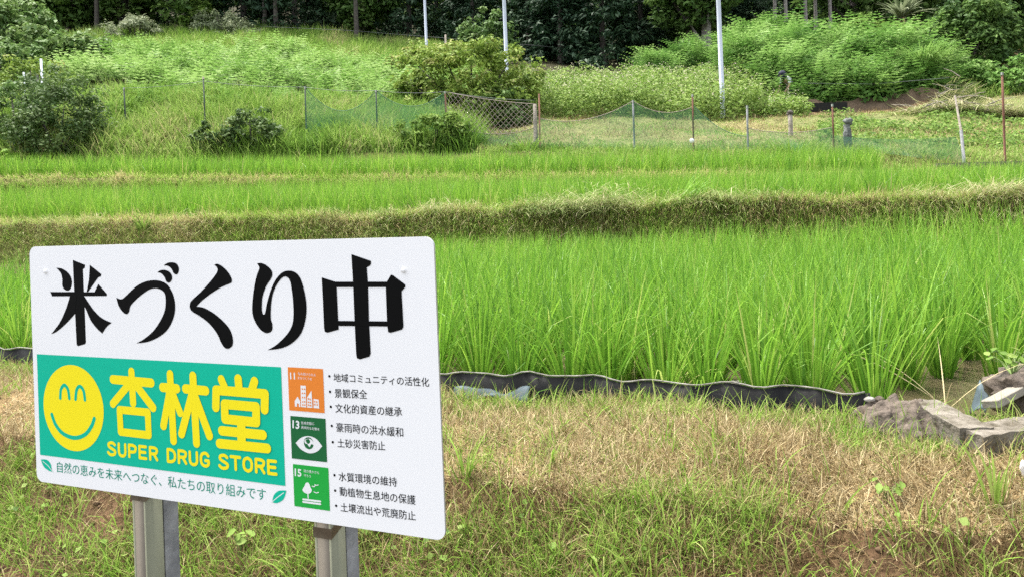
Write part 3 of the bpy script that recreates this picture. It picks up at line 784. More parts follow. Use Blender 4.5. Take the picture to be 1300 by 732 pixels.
# ------------------------------------------------------------------ the sign
SIGN = json.loads(r'''{"head":[[[0.1209,0.4297,1],[0.1535,0.4201,1],[0.1526,0.4147,1],[0.1473,0.4118,1],[0.1476,0.3702,1],[0.1485,0.3422,1],[0.1488,0.2752,1],[0.1466,0.2717,1],[0.1278,0.2672,1],[0.1237,0.2695,1],[0.1223,0.3283,1],[0.1219,0.3701,1]],[[0.0557,0.3692,1],[0.1219,0.3696,1],[0.176,0.3694,1],[0.1868,0.3845,1],[0.2088,0.3658,1],[0.2074,0.3624,1],[0.0608,0.3607,1]],[[0.0749,0.4152,1],[0.0909,0.4134],[0.1065,0.4058],[0.1156,0.3947],[0.1158,0.3824],[0.1105,0.3737],[0.1016,0.3719],[0.0929,0.3761],[0.0897,0.3835],[0.0907,0.3922],[0.087,0.4047]],[[0.1662,0.42,1],[0.196,0.4024,1],[0.1941,0.3983,1],[0.1873,0.3966,1],[0.1596,0.3698,1],[0.1555,0.3698,1],[0.1626,0.3922,1]],[[0.11,0.3626,1],[0.1061,0.3527],[0.0984,0.3378],[0.0871,0.3203],[0.074,0.3051],[0.0546,0.288,1],[0.0718,0.2939],[0.0973,0.3094],[0.123,0.3288,1],[0.1275,0.3627,1]],[[0.1449,0.3629,1],[0.1499,0.36],[0.1614,0.3472],[0.1761,0.3328],[0.1942,0.3211],[0.2182,0.3132,1],[0.2053,0.3057],[0.193,0.2929,1],[0.1783,0.3026],[0.1636,0.3169],[0.154,0.3337],[0.1475,0.3434,1]],[[0.2325,0.36,1],[0.2399,0.3572],[0.2481,0.3577],[0.2582,0.3638],[0.2815,0.3793],[0.3042,0.3883],[0.3264,0.3913],[0.3451,0.3895],[0.3602,0.3826],[0.3718,0.367],[0.3761,0.3463],[0.3715,0.3256],[0.3567,0.3046],[0.3344,0.2902],[0.3058,0.2805],[0.2786,0.2773,1],[0.2981,0.2856],[0.3225,0.3014],[0.3421,0.3227],[0.3522,0.3414],[0.3538,0.3622],[0.3489,0.3714],[0.3383,0.376],[0.3274,0.3769],[0.3131,0.3736],[0.2903,0.3617],[0.2688,0.3461],[0.2634,0.3342],[0.2567,0.3298],[0.2471,0.334],[0.2377,0.3445]],[[0.3364,0.4051,1],[0.3444,0.409],[0.3553,0.4094],[0.3659,0.4057],[0.3714,0.398],[0.3698,0.3911],[0.3641,0.387],[0.3574,0.3888],[0.3532,0.3969],[0.3457,0.4034]],[[0.3519,0.4173,1],[0.362,0.4219],[0.3743,0.4227],[0.3833,0.4199],[0.3881,0.4118],[0.3856,0.4038],[0.381,0.4012],[0.375,0.4043],[0.3701,0.4119],[0.3618,0.4166]],[[0.4692,0.4176,1],[0.4765,0.4192],[0.4892,0.4135],[0.5015,0.4023],[0.507,0.3923],[0.5056,0.3872],[0.5007,0.3852],[0.4818,0.3789],[0.4582,0.3676],[0.4371,0.355],[0.4257,0.3458,1],[0.4425,0.3438],[0.4653,0.3341],[0.4876,0.3189],[0.4998,0.3059],[0.5047,0.2906],[0.5029,0.2806],[0.4955,0.2753],[0.487,0.2756],[0.4788,0.2842],[0.4695,0.3007],[0.4529,0.317],[0.4329,0.329],[0.4161,0.3366],[0.4105,0.3434],[0.4114,0.3513],[0.4165,0.3571],[0.4409,0.3742],[0.4652,0.3945],[0.4759,0.4069],[0.4748,0.4136]],[[0.5628,0.4191,1],[0.5714,0.4197],[0.5826,0.4156],[0.5921,0.4076],[0.5936,0.3997],[0.5899,0.393],[0.5795,0.3805],[0.5716,0.3635],[0.5693,0.3454],[0.5703,0.3364],[0.573,0.3342],[0.576,0.3376],[0.581,0.3546],[0.5906,0.3772],[0.6011,0.393],[0.6142,0.4037],[0.6268,0.4068],[0.6403,0.4041],[0.6507,0.3941],[0.6578,0.3731],[0.6609,0.3489],[0.6577,0.3268],[0.6477,0.3046],[0.6292,0.2886],[0.6068,0.2794],[0.5781,0.2753,1],[0.5959,0.2842],[0.616,0.2993],[0.6292,0.3152],[0.6341,0.333],[0.6341,0.3596],[0.6316,0.3818],[0.6288,0.3918],[0.6235,0.3963],[0.618,0.397],[0.6109,0.393],[0.6006,0.3817],[0.5929,0.3671],[0.5886,0.3479],[0.5873,0.3277],[0.59,0.3187],[0.5893,0.3097],[0.5843,0.3051],[0.5758,0.3038],[0.5661,0.308],[0.5566,0.318],[0.55,0.3315],[0.5491,0.3474],[0.5536,0.3747],[0.5604,0.3975],[0.5667,0.41],[0.5663,0.4145]],[[0.7517,0.4321,1],[0.7872,0.4213,1],[0.7878,0.4173,1],[0.7853,0.4139,1],[0.7794,0.411,1],[0.7805,0.3873,1],[0.7798,0.3281,1],[0.7806,0.2766,1],[0.7781,0.2721,1],[0.7603,0.267,1],[0.7551,0.2683,1],[0.7536,0.2732,1],[0.7529,0.3276,1],[0.7529,0.3872,1]],[[0.6931,0.3957,1],[0.719,0.3887,1],[0.7212,0.3796,1],[0.7218,0.3257,1],[0.7221,0.313,1],[0.6997,0.3074,1],[0.6952,0.3088,1],[0.694,0.315,1],[0.6938,0.3593,1]],[[0.8156,0.3893,1],[0.8232,0.3995,1],[0.826,0.399,1],[0.8477,0.3845,1],[0.8481,0.3814,1],[0.8408,0.3741,1],[0.8414,0.3439,1],[0.8418,0.3198,1],[0.8388,0.3158,1],[0.8178,0.3102,1],[0.8139,0.3118,1],[0.8128,0.3239,1],[0.8129,0.38,1]],[[0.7175,0.3887,1],[0.817,0.3888,1],[0.8138,0.3805,1],[0.72,0.3801,1]],[[0.7204,0.3269,1],[0.8139,0.3279,1],[0.8135,0.3201,1],[0.7209,0.3189,1]]],"shop":[[[[0.2169,0.209],[0.3124,0.2074]],0.0165],[[[0.2646,0.2251],[0.2663,0.1685]],0.0155],[[[0.2573,0.2018],[0.215,0.1641]],0.0155],[[[0.2764,0.2003],[0.3152,0.1632]],0.016],[[[0.2316,0.1541],[0.3018,0.1538],[0.3024,0.113],[0.2327,0.1136],[0.2316,0.1541]],0.0145],[[[0.3402,0.2009],[0.3737,0.2004]],0.0165],[[[0.3589,0.2249],[0.3619,0.1077]],0.0155],[[[0.3557,0.19],[0.3392,0.1324]],0.0155],[[[0.3649,0.1893],[0.38,0.1582]],0.0145],[[[0.3946,0.2013],[0.4404,0.2004]],0.0165],[[[0.4125,0.2245],[0.4155,0.1078]],0.016],[[[0.4087,0.1918],[0.3816,0.1215]],0.016],[[[0.416,0.1886],[0.4456,0.1232]],0.016],[[[0.4765,0.222],[0.4844,0.2068]],0.015],[[[0.5137,0.2245],[0.515,0.2061]],0.016],[[[0.5487,0.222],[0.542,0.2064]],0.016],[[[0.4624,0.1732],[0.4644,0.2029],[0.5699,0.2021],[0.5681,0.1763]],0.0165],[[[0.4822,0.1799],[0.5503,0.1794],[0.5496,0.1536],[0.4823,0.1546],[0.4822,0.1799]],0.0165],[[[0.5174,0.1495],[0.5166,0.114]],0.018],[[[0.4742,0.134],[0.5628,0.1336]],0.0165],[[[0.4682,0.1116],[0.5706,0.1119]],0.0165]],"banner":[[0.0121,0.2482],[0.6028,0.2478],[0.6062,0.053],[0.0132,0.052]],"squares":[[[0.6184,0.2478,1],[0.6872,0.2487,1],[0.6887,0.1781,1],[0.6192,0.1778,1]],[[0.6199,0.1678,1],[0.6889,0.1688,1],[0.6898,0.0992,1],[0.6211,0.0997,1]],[[0.6216,0.0899,1],[0.6908,0.0902,1],[0.6918,0.0219,1],[0.6228,0.0214,1]]],"build":[[[0.6302,0.1939,1],[0.6366,0.2015,1],[0.6414,0.194,1],[0.641,0.1849,1],[0.6384,0.1847,1],[0.6386,0.1902,1],[0.6347,0.1904,1],[0.6345,0.1849,1],[0.6305,0.1849,1]],[[0.6432,0.22,1],[0.6536,0.2201,1],[0.6531,0.1848,1],[0.6428,0.185,1]],[[0.6555,0.2011,1],[0.6648,0.2127,1],[0.6654,0.1849,1],[0.6552,0.1847,1]],[[0.6682,0.1997,1],[0.6783,0.1989,1],[0.6787,0.1847,1],[0.668,0.1849,1]]],"win":[[0.6468,0.2143],[0.6467,0.2075],[0.6466,0.2006],[0.6466,0.1936],[0.6465,0.1886],[0.651,0.2145],[0.6509,0.2078],[0.6508,0.2008],[0.6507,0.1939],[0.6506,0.1888],[0.6584,0.1992],[0.6618,0.1987],[0.6582,0.1939],[0.662,0.1935],[0.6585,0.1891],[0.6623,0.1887],[0.6706,0.1957],[0.6749,0.1953],[0.6708,0.1909],[0.6754,0.1906]],"eye":[[0.6291,0.1254,1],[0.6411,0.1349],[0.6563,0.1386],[0.671,0.1348],[0.6817,0.1243,1],[0.6715,0.115],[0.6564,0.1108],[0.6401,0.1153]],"globe":[[0.6554,0.127],[0.6659,0.1279]],"land":[[0.6475,0.1313],[0.6561,0.1344],[0.6634,0.1313],[0.6652,0.1254],[0.6601,0.1257],[0.6569,0.1211],[0.6526,0.1251],[0.6482,0.1265]],"tree":[[0.6465,0.0617],[0.651,0.0629],[0.6539,0.06],[0.6557,0.0554],[0.6579,0.0512],[0.6553,0.0468],[0.6501,0.0446],[0.6433,0.0456],[0.6393,0.0493],[0.6416,0.0539],[0.6439,0.0571]],"tline":[[[[0.6499,0.0451],[0.6501,0.0378]],0.003],[[[0.64,0.0345],[0.674,0.0348]],0.0045],[[[0.6398,0.0304],[0.6738,0.0305]],0.0045],[[[0.6589,0.0581],[0.6627,0.0573],[0.6652,0.0595]],0.002],[[[0.6644,0.0611],[0.6679,0.0602],[0.6715,0.0613]],0.002],[[[0.6623,0.0493],[0.6667,0.0478],[0.6715,0.0493]],0.002]],"sm":{"c":[0.1087,0.1495],"l":[0.0258,0.1513],"r":[0.1891,0.1483],"e":[[[0.0751,0.1663],[0.0769,0.1811],[0.0818,0.1885],[0.0873,0.1915],[0.0926,0.1891],[0.0976,0.1822],[0.1,0.1672]],[[0.1167,0.1666],[0.1196,0.1821],[0.1244,0.1895],[0.1297,0.1913],[0.1348,0.189],[0.1398,0.1819],[0.1421,0.167]]],"m":[[0.0498,0.1331],[0.0603,0.1138],[0.0801,0.0987],[0.1102,0.0931],[0.1386,0.1013],[0.1571,0.1183],[0.1651,0.1332]]},"leaf":[[[0.0142,0.0436,1],[0.0309,0.0443],[0.041,0.0376],[0.0436,0.0275],[0.047,0.0224,1],[0.0361,0.0238],[0.0241,0.0286],[0.0176,0.0355]],[[0.6062,0.0452,1],[0.5997,0.0303],[0.5858,0.0223],[0.5759,0.0227,1],[0.5797,0.0342],[0.59,0.0428]]],"rib":[[[0.0191,0.0407],[0.0335,0.0336],[0.0458,0.0231]],[[0.6002,0.0407],[0.5863,0.0313],[0.5746,0.0222]]],"lines":[["地域コミュニティの活性化",[0.7085,0.236],[0.8828,0.2373],[0.7006,0.2377]],["景観保全",[0.7093,0.2112],[0.7709,0.2126],[0.7008,0.2128]],["文化的資産の継承",[0.7095,0.1873],[0.8331,0.1892],[0.7011,0.1888]],["豪雨時の洪水緩和",[0.71,0.1569],[0.8338,0.1579],[0.7016,0.1583]],["土砂災害防止",[0.7112,0.1319],[0.8005,0.1342],[0.7023,0.1324]],["水質環境の維持",[0.711,0.0786],[0.8192,0.0803],[0.7032,0.0799]],["動植物生息地の保護",[0.7118,0.0553],[0.8508,0.056],[0.7034,0.0553]],["土壌流出や荒廃防止",[0.7125,0.0301],[0.85,0.0317],[0.7042,0.0312]]],"txt":{"slogan":["自然の恵みを未来へつなぐ、私たちの取り組みです",[0.0588,0.0335],[0.5633,0.0336]],"eng":["SUPER DRUG STORE",[0.1965,0.0806],[0.5909,0.0809]],"nums":[["11",[0.6228,0.2348],[0.6327,0.2349]],["13",[0.6239,0.1558],[0.6378,0.155]],["15",[0.6249,0.0772],[0.6382,0.0768]]],"tiny":[["住み続けられる",[0.6387,0.2392],[0.6739,0.2383]],["まちづくりを",[0.6386,0.2322],[0.6665,0.2314]],["気候変動に",[0.6414,0.159],[0.6678,0.1594]],["具体的な対策を",[0.6413,0.1521],[0.6777,0.1509]],["陸の豊かさも",[0.6436,0.0814],[0.6736,0.0808]],["守ろう",[0.6435,0.0741],[0.6569,0.0734]]]},"bolts":[[0.0453,0.4083],[0.8461,0.4064]],"posts":[[[0.2592,-0.0056],[0.3599,-0.0058]],[[0.6629,-0.0026],[0.7297,-0.0021]]]}''')
SU = Vector((.92204678, -.38675353, .01585724)).normalized()
SV = Vector((-.01137881, .01386644, .99983911)); SV = (SV - SU * SV.dot(SU)).normalized()
SN = SU.cross(SV)                                   # towards the viewer
SO = Vector((-.94517356, 1.50453873, -.53078323))
SW, SH, PB = .9, .4567, 1.03

def smooth_poly(pts, n=7):
    out = []; m = len(pts)
    for i in range(m):
        p0, p1, p2, p3 = pts[i - 1], pts[i], pts[(i + 1) % m], pts[(i + 2) % m]
        c1, c2 = len(p1) > 2, len(p2) > 2
        if c1 and c2: out.append((p1[0], p1[1])); continue
        a = p1 if c1 else p0; b = p2 if c2 else p3
        for k in range(n):
            t = k / n; q = []
            for j in (0, 1):
                q.append(.5 * (2 * p1[j] + (p2[j] - a[j]) * t + (2 * a[j] - 5 * p1[j] + 4 * p2[j] - b[j]) * t * t + (3 * p1[j] - a[j] - 3 * p2[j] + b[j]) * t ** 3))
            out.append(tuple(q))
    return out

class Flat:
    """flat printed shapes on the board, each a hair above the last"""
    def __init__(self, depth): self.V, self.F, self.I, self.y = [], [], [], -depth
    def poly(self, pts, mi=0):
        from mathutils.geometry import tessellate_polygon
        o = len(self.V); tri = tessellate_polygon([[Vector((p[0], p[1], 0)) for p in pts]])
        for p in pts: self.V.append((p[0] - SW / 2, self.y, p[1] + PB))
        for t in tri:
            a, b, c = [pts[k] for k in t]
            if (b[0] - a[0]) * (c[1] - a[1]) - (b[1] - a[1]) * (c[0] - a[0]) < 0: t = t[::-1]
            self.F.append(tuple(o + k for k in t)); self.I.append(mi)
        self.y -= .00004
    def disc(self, c, r, mi=0, n=48): self.poly([(c[0] + r * math.cos(2 * PI * k / n), c[1] + r * math.sin(2 * PI * k / n)) for k in range(n)], mi)
    def stroke(self, pts, wd, mi=0):
        for a, b in zip(pts[:-1], pts[1:]):
            t = math.atan2(b[1] - a[1], b[0] - a[0]); q = []
            for k in range(13): q.append((b[0] + wd / 2 * math.cos(t - PI / 2 + PI * k / 12), b[1] + wd / 2 * math.sin(t - PI / 2 + PI * k / 12)))
            for k in range(13): q.append((a[0] + wd / 2 * math.cos(t + PI / 2 + PI * k / 12), a[1] + wd / 2 * math.sin(t + PI / 2 + PI * k / 12)))
            self.poly(q, mi)
    def line(self, pts, wd, mi=0):
        """one continuous rounded line"""
        P = [Vector((p[0], p[1])) for p in pts]; L, R = [], []
        for i, p in enumerate(P):
            d = (P[min(i + 1, len(P) - 1)] - P[max(i - 1, 0)]).normalized(); n = Vector((-d.y, d.x)) * wd / 2
            L.append(p + n); R.append(p - n)
        def cap(c, d):
            a = math.atan2(d.y, d.x); return [c + Vector((math.cos(a + PI / 2 - PI * k / 10), math.sin(a + PI / 2 - PI * k / 10))) * wd / 2 for k in range(1, 10)]
        self.poly([tuple(q) for q in L + cap(P[-1], P[-1] - P[-2]) + R[::-1] + cap(P[0], P[0] - P[1])], mi)
    def mesh(self, name, mats):
        return mesh_np(name, np.array(self.V), None, None, mats, False, self.I, np.array(self.F))

def text_mesh(items, depth, mat, name, bold=0.0, space=1.0):
    """items: (text, left point, right point) on the board; glyphs of the built-in font, fitted to the line"""
    Vs, Ts, o = [], [], 0
    for body, p, q in items:
        cu = bpy.data.curves.new('text', 'FONT'); cu.body = body; cu.size = 1; cu.resolution_u = 4; cu.offset = bold; cu.space_character = space; cu.space_word = 1.0 if space == 1.0 else 1.5
        ob = bpy.data.objects.new('text', cu); COL.objects.link(ob)
        dg = bpy.context.evaluated_depsgraph_get(); dg.update()
        me = bpy.data.meshes.new_from_object(ob.evaluated_get(dg)); me.calc_loop_triangles()
        v = np.zeros(len(me.vertices) * 3); me.vertices.foreach_get('co', v); v = v.reshape(-1, 3)
        tr = np.zeros(len(me.loop_triangles) * 3, dtype=np.int32); me.loop_triangles.foreach_get('vertices', tr); tr = tr.reshape(-1, 3)
        bpy.data.objects.remove(ob); bpy.data.curves.remove(cu); bpy.data.meshes.remove(me)
        if len(v) == 0: continue
        x0, x1, y0, y1 = v[:, 0].min(), v[:, 0].max(), v[:, 1].min(), v[:, 1].max()
        dx, dy = q[0] - p[0], q[1] - p[1]; ln = math.hypot(dx, dy); s = ln / (x1 - x0)
        xs, ys = (v[:, 0] - x0) * s, (v[:, 1] - (y0 + y1) / 2) * s
        c_, s_ = dx / ln, dy / ln
        Vs.append(np.stack([p[0] + xs * c_ - ys * s_ - SW / 2, np.full(len(v), -depth), p[1] + xs * s_ + ys * c_ + PB], -1))
        Ts.append(tr + o); o += len(v)
    return mesh_np(name, np.concatenate(Vs), None, None, mat, False, None, np.concatenate(Ts))

def rounded_board(w, h, r, t, mats):
    pts = []
    for cx, cy, a0 in ((w - r, h - r, 0), (r, h - r, 90), (r, r, 180), (w - r, r, 270)):
        for k in range(9):
            a = math.radians(a0 + 90 * k / 8); pts.append((cx + r * math.cos(a), cy + r * math.sin(a)))
    bm = bmesh.new()
    fr = [bm.verts.new((x - SW / 2, 0, y + PB)) for x, y in pts]; bk = [bm.verts.new((x - SW / 2, t, y + PB)) for x, y in pts]
    n = len(pts)
    bm.faces.new(fr); bm.faces.new(bk[::-1])
    for i in range(n):
        f = bm.faces.new((fr[i], bk[i], bk[(i + 1) % n], fr[(i + 1) % n])); f.material_index = 1
    bmesh.ops.recalc_face_normals(bm, faces=bm.faces[:])
    me = bpy.data.meshes.new('panel'); bm.to_mesh(me); bm.free()
    for m in mats: me.materials.append(m)
    return me

def build_sign():
    root = empty('paddy_sign', (0, 0, 0))
    pos = SO + SU * (SW / 2) - SV * PB; bk = -SN
    root.matrix_world = Matrix(((SU.x, bk.x, SV.x, pos.x), (SU.y, bk.y, SV.y, pos.y), (SU.z, bk.z, SV.z, pos.z), (0, 0, 0, 1)))
    tag(root, 'white rectangular sign board on two metal posts with black Japanese headline and green logo banner', 'sign')
    panel = link('panel', rounded_board(SW, SH, .016, .004, [M['white_sheet'], M['edge_metal']]), root)
    D = SIGN
    f = Flat(.0002)
    for p in D['head']: f.poly(smooth_poly(p))
    link('headline_lettering', f.mesh('headline_lettering', [M['black_ink']]), panel)
    for p in D['bolts']:
        V, Fq = tube([(p[0] - SW / 2, 0, p[1] + PB), (p[0] - SW / 2, -.003, p[1] + PB)], [.0045, .0035], 14)
        link('bolt', mesh_np('bolt', V, Fq, None, M['white_sheet'], True), panel)
    for t, p, q, b in D['lines']:
        me = text_mesh([(t, p, q)], .0005, M['text_ink'], 'list_lettering', .0034)
        ff = Flat(.0006); ff.disc(b, .0021, 0, 16); bme = ff.mesh('dot', [M['text_ink']])
        bm = bmesh.new(); bm.from_mesh(me); bm.from_mesh(bme); bm.to_mesh(me); bm.free()
        link('list_lettering', me, panel)
    link('slogan_lettering', text_mesh([tuple(D['txt']['slogan'])], .0005, M['teal_text'], 'slogan_lettering'), panel)
    for p, rb in zip(D['leaf'], D['rib']):
        f = Flat(.0005); f.poly(smooth_poly(p)); f.stroke(rb, .0013, 1)
        link('leaf_emblem', f.mesh('leaf_emblem', [M['teal'], M['icon_white']]), panel)
    # green banner with the face and the shop lettering
    f = Flat(.0005); f.poly([(.0124, .0525), (.6045, .0525), (.6045, .2480), (.0124, .2480)])
    banner = link('logo_banner', f.mesh('logo_banner', [M['teal']]), root)
    f = Flat(.0008); sm = D['sm']
    f.disc(sm['c'], .0816, 0, 64)
    f.y -= .0001
    for e in sm['e']: f.line(smooth_open(e), .0068, 1)
    f.line(smooth_open(sm['m']), .0078, 1)
    link('smiling_face', f.mesh('smiling_face', [M['yellow'], M['teal']]), banner)
    f = Flat(.0008)
    for p, wd in D['shop']: f.stroke(p, wd)
    link('shop_lettering', f.mesh('shop_lettering', [M['yellow']]), banner)
    # bold Latin capitals drawn as thick lines, spread along the line between the two end points
    GL = {'S': [[(.60, .80), (.46, .91), (.30, .92), (.13, .84), (.12, .67), (.30, .54), (.48, .45), (.62, .33), (.57, .15), (.38, .08), (.20, .10), (.06, .22)]],
          'U': [[(.12, .90), (.12, .60), (.12, .34), (.20, .14), (.37, .08), (.54, .14), (.62, .34), (.62, .60), (.62, .90)]],
          'P': [[(.12, .10), (.12, .90)], [(.12, .90), (.40, .90), (.60, .82), (.62, .66), (.56, .50), (.40, .44), (.14, .44)]],
          'E': [[(.12, .10), (.12, .90)], [(.12, .90), (.60, .90)], [(.12, .51), (.55, .51)], [(.12, .10), (.61, .10)]],
          'R': [[(.12, .10), (.12, .90)], [(.12, .90), (.42, .90), (.61, .82), (.63, .68), (.56, .53), (.40, .48), (.14, .48)], [(.40, .47), (.63, .10)]],
          'D': [[(.12, .10), (.12, .90)], [(.12, .90), (.36, .90), (.57, .78), (.65, .50), (.57, .22), (.36, .10), (.12, .10)]],
          'G': [[(.62, .76), (.50, .90), (.34, .92), (.16, .80), (.10, .50), (.16, .20), (.36, .08), (.54, .12), (.63, .26), (.63, .44)], [(.63, .44), (.42, .44)]],
          'T': [[(.06, .90), (.66, .90)], [(.36, .90), (.36, .10)]],
          'O': [[(.37, .92), (.17, .80), (.10, .50), (.17, .20), (.37, .08)], [(.37, .08), (.57, .20), (.64, .50), (.57, .80), (.37, .92)]]}
    body, p, q = D['txt']['eng']; f = Flat(.0008);
    adv = sum(.52 if ch == ' ' else .80 for ch in body) - .08
    k = math.hypot(q[0] - p[0], q[1] - p[1]) / adv; ang = math.atan2(q[1] - p[1], q[0] - p[0]); x = 0.0
    hgt = .0262
    for ch in body:
        if ch == ' ': x += .52; continue
        for ln in GL[ch]:
            pts = []
            for gx, gy in (ln if len(ln) < 3 else smooth_open(ln, 5)):
                ux, uy = (x + gx) * k, (gy - .5) * hgt
                pts.append((p[0] + ux * math.cos(ang) - uy * math.sin(ang), p[1] + ux * math.sin(ang) + uy * math.cos(ang)))
            f.line(pts, .0056); f.y += .00002
        x += .80
    link('english_lettering', f.mesh('english_lettering', [M['yellow']]), banner)
    # three square pictograms
    for i, (sq, mt) in enumerate(zip(D['squares'], ('orange', 'dkgreen', 'ltgreen'))):
        xs = [p[0] for p in sq]; ys = [p[1] for p in sq]; x0, x1, y0, y1 = min(xs), max(xs), min(ys), max(ys)
        f = Flat(.0005); f.poly([(x0, y0), (x1, y0), (x1, y1), (x0, y1)])
        s = link('goal_square', f.mesh('goal_square', [M[mt]]), root)
        tag(s, ('orange square pictogram of a town', 'dark green square pictogram of an eye with a globe', 'bright green square pictogram of a tree and birds')[i])
        f = Flat(.0008)
        if i == 0:
            for p in D['build']: f.poly(smooth_poly(p))
            for c in D['win']: f.poly([(c[0] - .0011, c[1] - .0013), (c[0] + .0011, c[1] - .0013), (c[0] + .0011, c[1] + .0013), (c[0] - .0011, c[1] + .0013)], 1)
        elif i == 1:
            f.poly(smooth_poly(D['eye'])); g = D['globe']; f.disc(g[0], .0098, 1, 32); f.poly(smooth_poly(D['land']), 0)
            c = g[0]; f.poly(smooth_poly([(c[0] - .006, c[1] + .004), (c[0], c[1] + .007), (c[0] + .003, c[1] + .002), (c[0] - .002, c[1] - .001)]), 1)
        else:
            f.poly(smooth_poly(D['tree']))
            for p, wd in D['tline']: f.stroke(p, wd * .68)
        link('goal_icon', f.mesh('goal_icon', [M['icon_white'], M[mt]]), s)
        link('goal_number', text_mesh([tuple(D['txt']['nums'][i])], .0008, M['icon_white'], 'goal_number', .03), s)
        link('goal_caption', text_mesh([tuple(x) for x in D['txt']['tiny'][2 * i:2 * i + 2]], .0008, M['icon_white'], 'goal_caption'), s)
    # posts: a painted channel in front of a galvanised pipe
    for i, x in enumerate((.249, .656)):
        cx = x - SW / 2
        V, Fq = boxes_np([((cx + .0025, .0235, .715), (.005, .037, 1.47)), ((cx + .0165, .0065, .715), (.0228, .003, 1.47)), ((cx + .0305, .0235, .715), (.005, .037, 1.47))])
        mi = [1] * 6 + [0] * 6 + [1] * 6
        p = link('post', mesh_np('post', V, Fq, None, [M['post_paint'], M['post_olive']], False, mi), root)
        link('backing_bar', boxes_mesh('backing_bar', [((cx + .016, .0625, .665), (.032, .040, 1.57), 0)], M['galv'], .0035), p)
        for h in ((1.012, 1.40) if i else (1.028, 1.40)):
            bm = bmesh.new()
            loop = [(cx - .0018, .003), (cx + .0345, .003), (cx + .0352, .083), (cx + .030, .0848), (cx + .002, .0848), (cx - .0018, .083)]
            n = len(loop)
            tilt = lambda q: .35 * (q[1] - .003)
            lo = [bm.verts.new((q[0], q[1], h - .0085 + tilt(q))) for q in loop]; hi = [bm.verts.new((q[0], q[1], h + .0085 + tilt(q))) for q in loop]
            for k in range(n): bm.faces.new((lo[k], lo[(k + 1) % n], hi[(k + 1) % n], hi[k]))
            me = bpy.data.meshes.new('clamp_band'); bm.to_mesh(me); bm.free(); me.materials.append(M['band'])
            link('clamp_band', me, p)

def boxes_np(items):
    Vs, Fs = [], []
    for c, s in items:
        o = len(Vs)
        for dx in (-.5, .5):
            for dy in (-.5, .5):
                for dz in (-.5, .5): Vs.append((c[0] + dx * s[0], c[1] + dy * s[1], c[2] + dz * s[2]))
        for q in ((0, 1, 3, 2), (4, 6, 7, 5), (0, 4, 5, 1), (2, 3, 7, 6), (0, 2, 6, 4), (1, 5, 7, 3)): Fs.append(tuple(o + k for k in q))
    return np.array(Vs), np.array(Fs)

def smooth_open(pts, n=7):
    out = []; m = len(pts)
    for i in range(m - 1):
        p0, p1, p2, p3 = pts[max(0, i - 1)], pts[i], pts[i + 1], pts[min(m - 1, i + 2)]
        for k in range(n):
            t = k / n
            out.append(tuple(.5 * (2 * p1[j] + (p2[j] - p0[j]) * t + (2 * p0[j] - 5 * p1[j] + 4 * p2[j] - p3[j]) * t * t + (3 * p1[j] - p0[j] - 3 * p2[j] + p3[j]) * t ** 3) for j in (0, 1)))
    out.append(tuple(pts[-1][:2]))
    return out

M['band'] = plain('clamp_band', (.20, .17, .12), .45, .6, noise=(.12, .09, .06), nscale=30)
build_sign()

# ------------------------------------------------------------------ paddy edging, inlet, mud
def strip_y(x):
    """the edging's line across the embankment, gently wavy"""
    y = x
    A0 = 0.0
    ys = 3.34
    for _ in range(12):
        A0 = x / ys; ys = 3.34 / (.94 + .34 * A0)
    return ys
def build_edging():
    r = np.random.default_rng(5)
    xs = np.arange(-3.9, 1.42, .02); front = []
    top = []
    for i, x in enumerate(xs):
        wob = .009 * math.sin(x * 7.0) + .012 * math.sin(x * 23 + 1) + .005 * math.sin(x * 41)
        y = strip_y(x) + wob
        zt = -.828 + .004 * math.sin(x * 7.0 + .5) + .0065 * math.sin(x * 23) + .003 * math.sin(x * 37) + .006 * math.sin(x * 2.2)
        front.append((x, y)); top.append(zt)
    V, Fq = [], []
    m = len(xs)
    for i, ((x, y), zt) in enumerate(zip(front, top)):
        lean = .012 * math.sin(x * 6.3)
        pr = [(x, y - .012 + lean, -1.06), (x, y - .004 + lean * .5, -.95), (x, y, zt - .006), (x, y + .004, zt - .006), (x, y, -.95), (x, y - .006, -1.06)]
        V += pr
        if i:
            a, b = (i - 1) * 6, i * 6
            for k in range(6): Fq.append((a + k, b + k, b + (k + 1) % 6, a + (k + 1) % 6))
    o = tag(link('paddy_edging', mesh_np('paddy_edging', V, Fq, None, M['black_plastic'], True)), 'wavy black plastic edging sheet standing along the front of the nearest paddy', 'edging')
    items = ([(x, y + .001, zt) for (x, y), zt in zip(front[::2], top[::2])], [.0036] * len(top[::2]), 6)
    link('pale_rim', tubes_mesh('pale_rim', [items], M['pale_rim']), o)
build_edging()

def build_flap():
    # loose bluish sheet lying at the foot of the edging
    V, Fq = [], []
    xs = np.linspace(-.3, .06, 22)
    for i, x in enumerate(xs):
        y = strip_y(x) - .02
        fl = max(0, (x + .06) / .12)
        for j in range(6):
            s = j / 5
            V.append((x - .02 * fl * s, y - .042 * s - .02 * fl * s, -.915 + .012 * math.sin(x * 23 + j) - .035 * s + .045 * fl * (1 - s) * s * 3 + .008 * math.sin(x * 40) + .012))
        if i:
            for j in range(5):
                a = (i - 1) * 6 + j; Fq.append((a, a + 6, a + 7, a + 1))
    me = mesh_np('plastic_flap', V, Fq, None, M['blue_sheet'], True)
    o = link('plastic_flap', me); md = o.modifiers.new('thick', 'SOLIDIFY'); md.thickness = .003
    tag(o, 'torn pale blue plastic sheet folded at the foot of the black edging', 'plastic sheet')
build_flap()

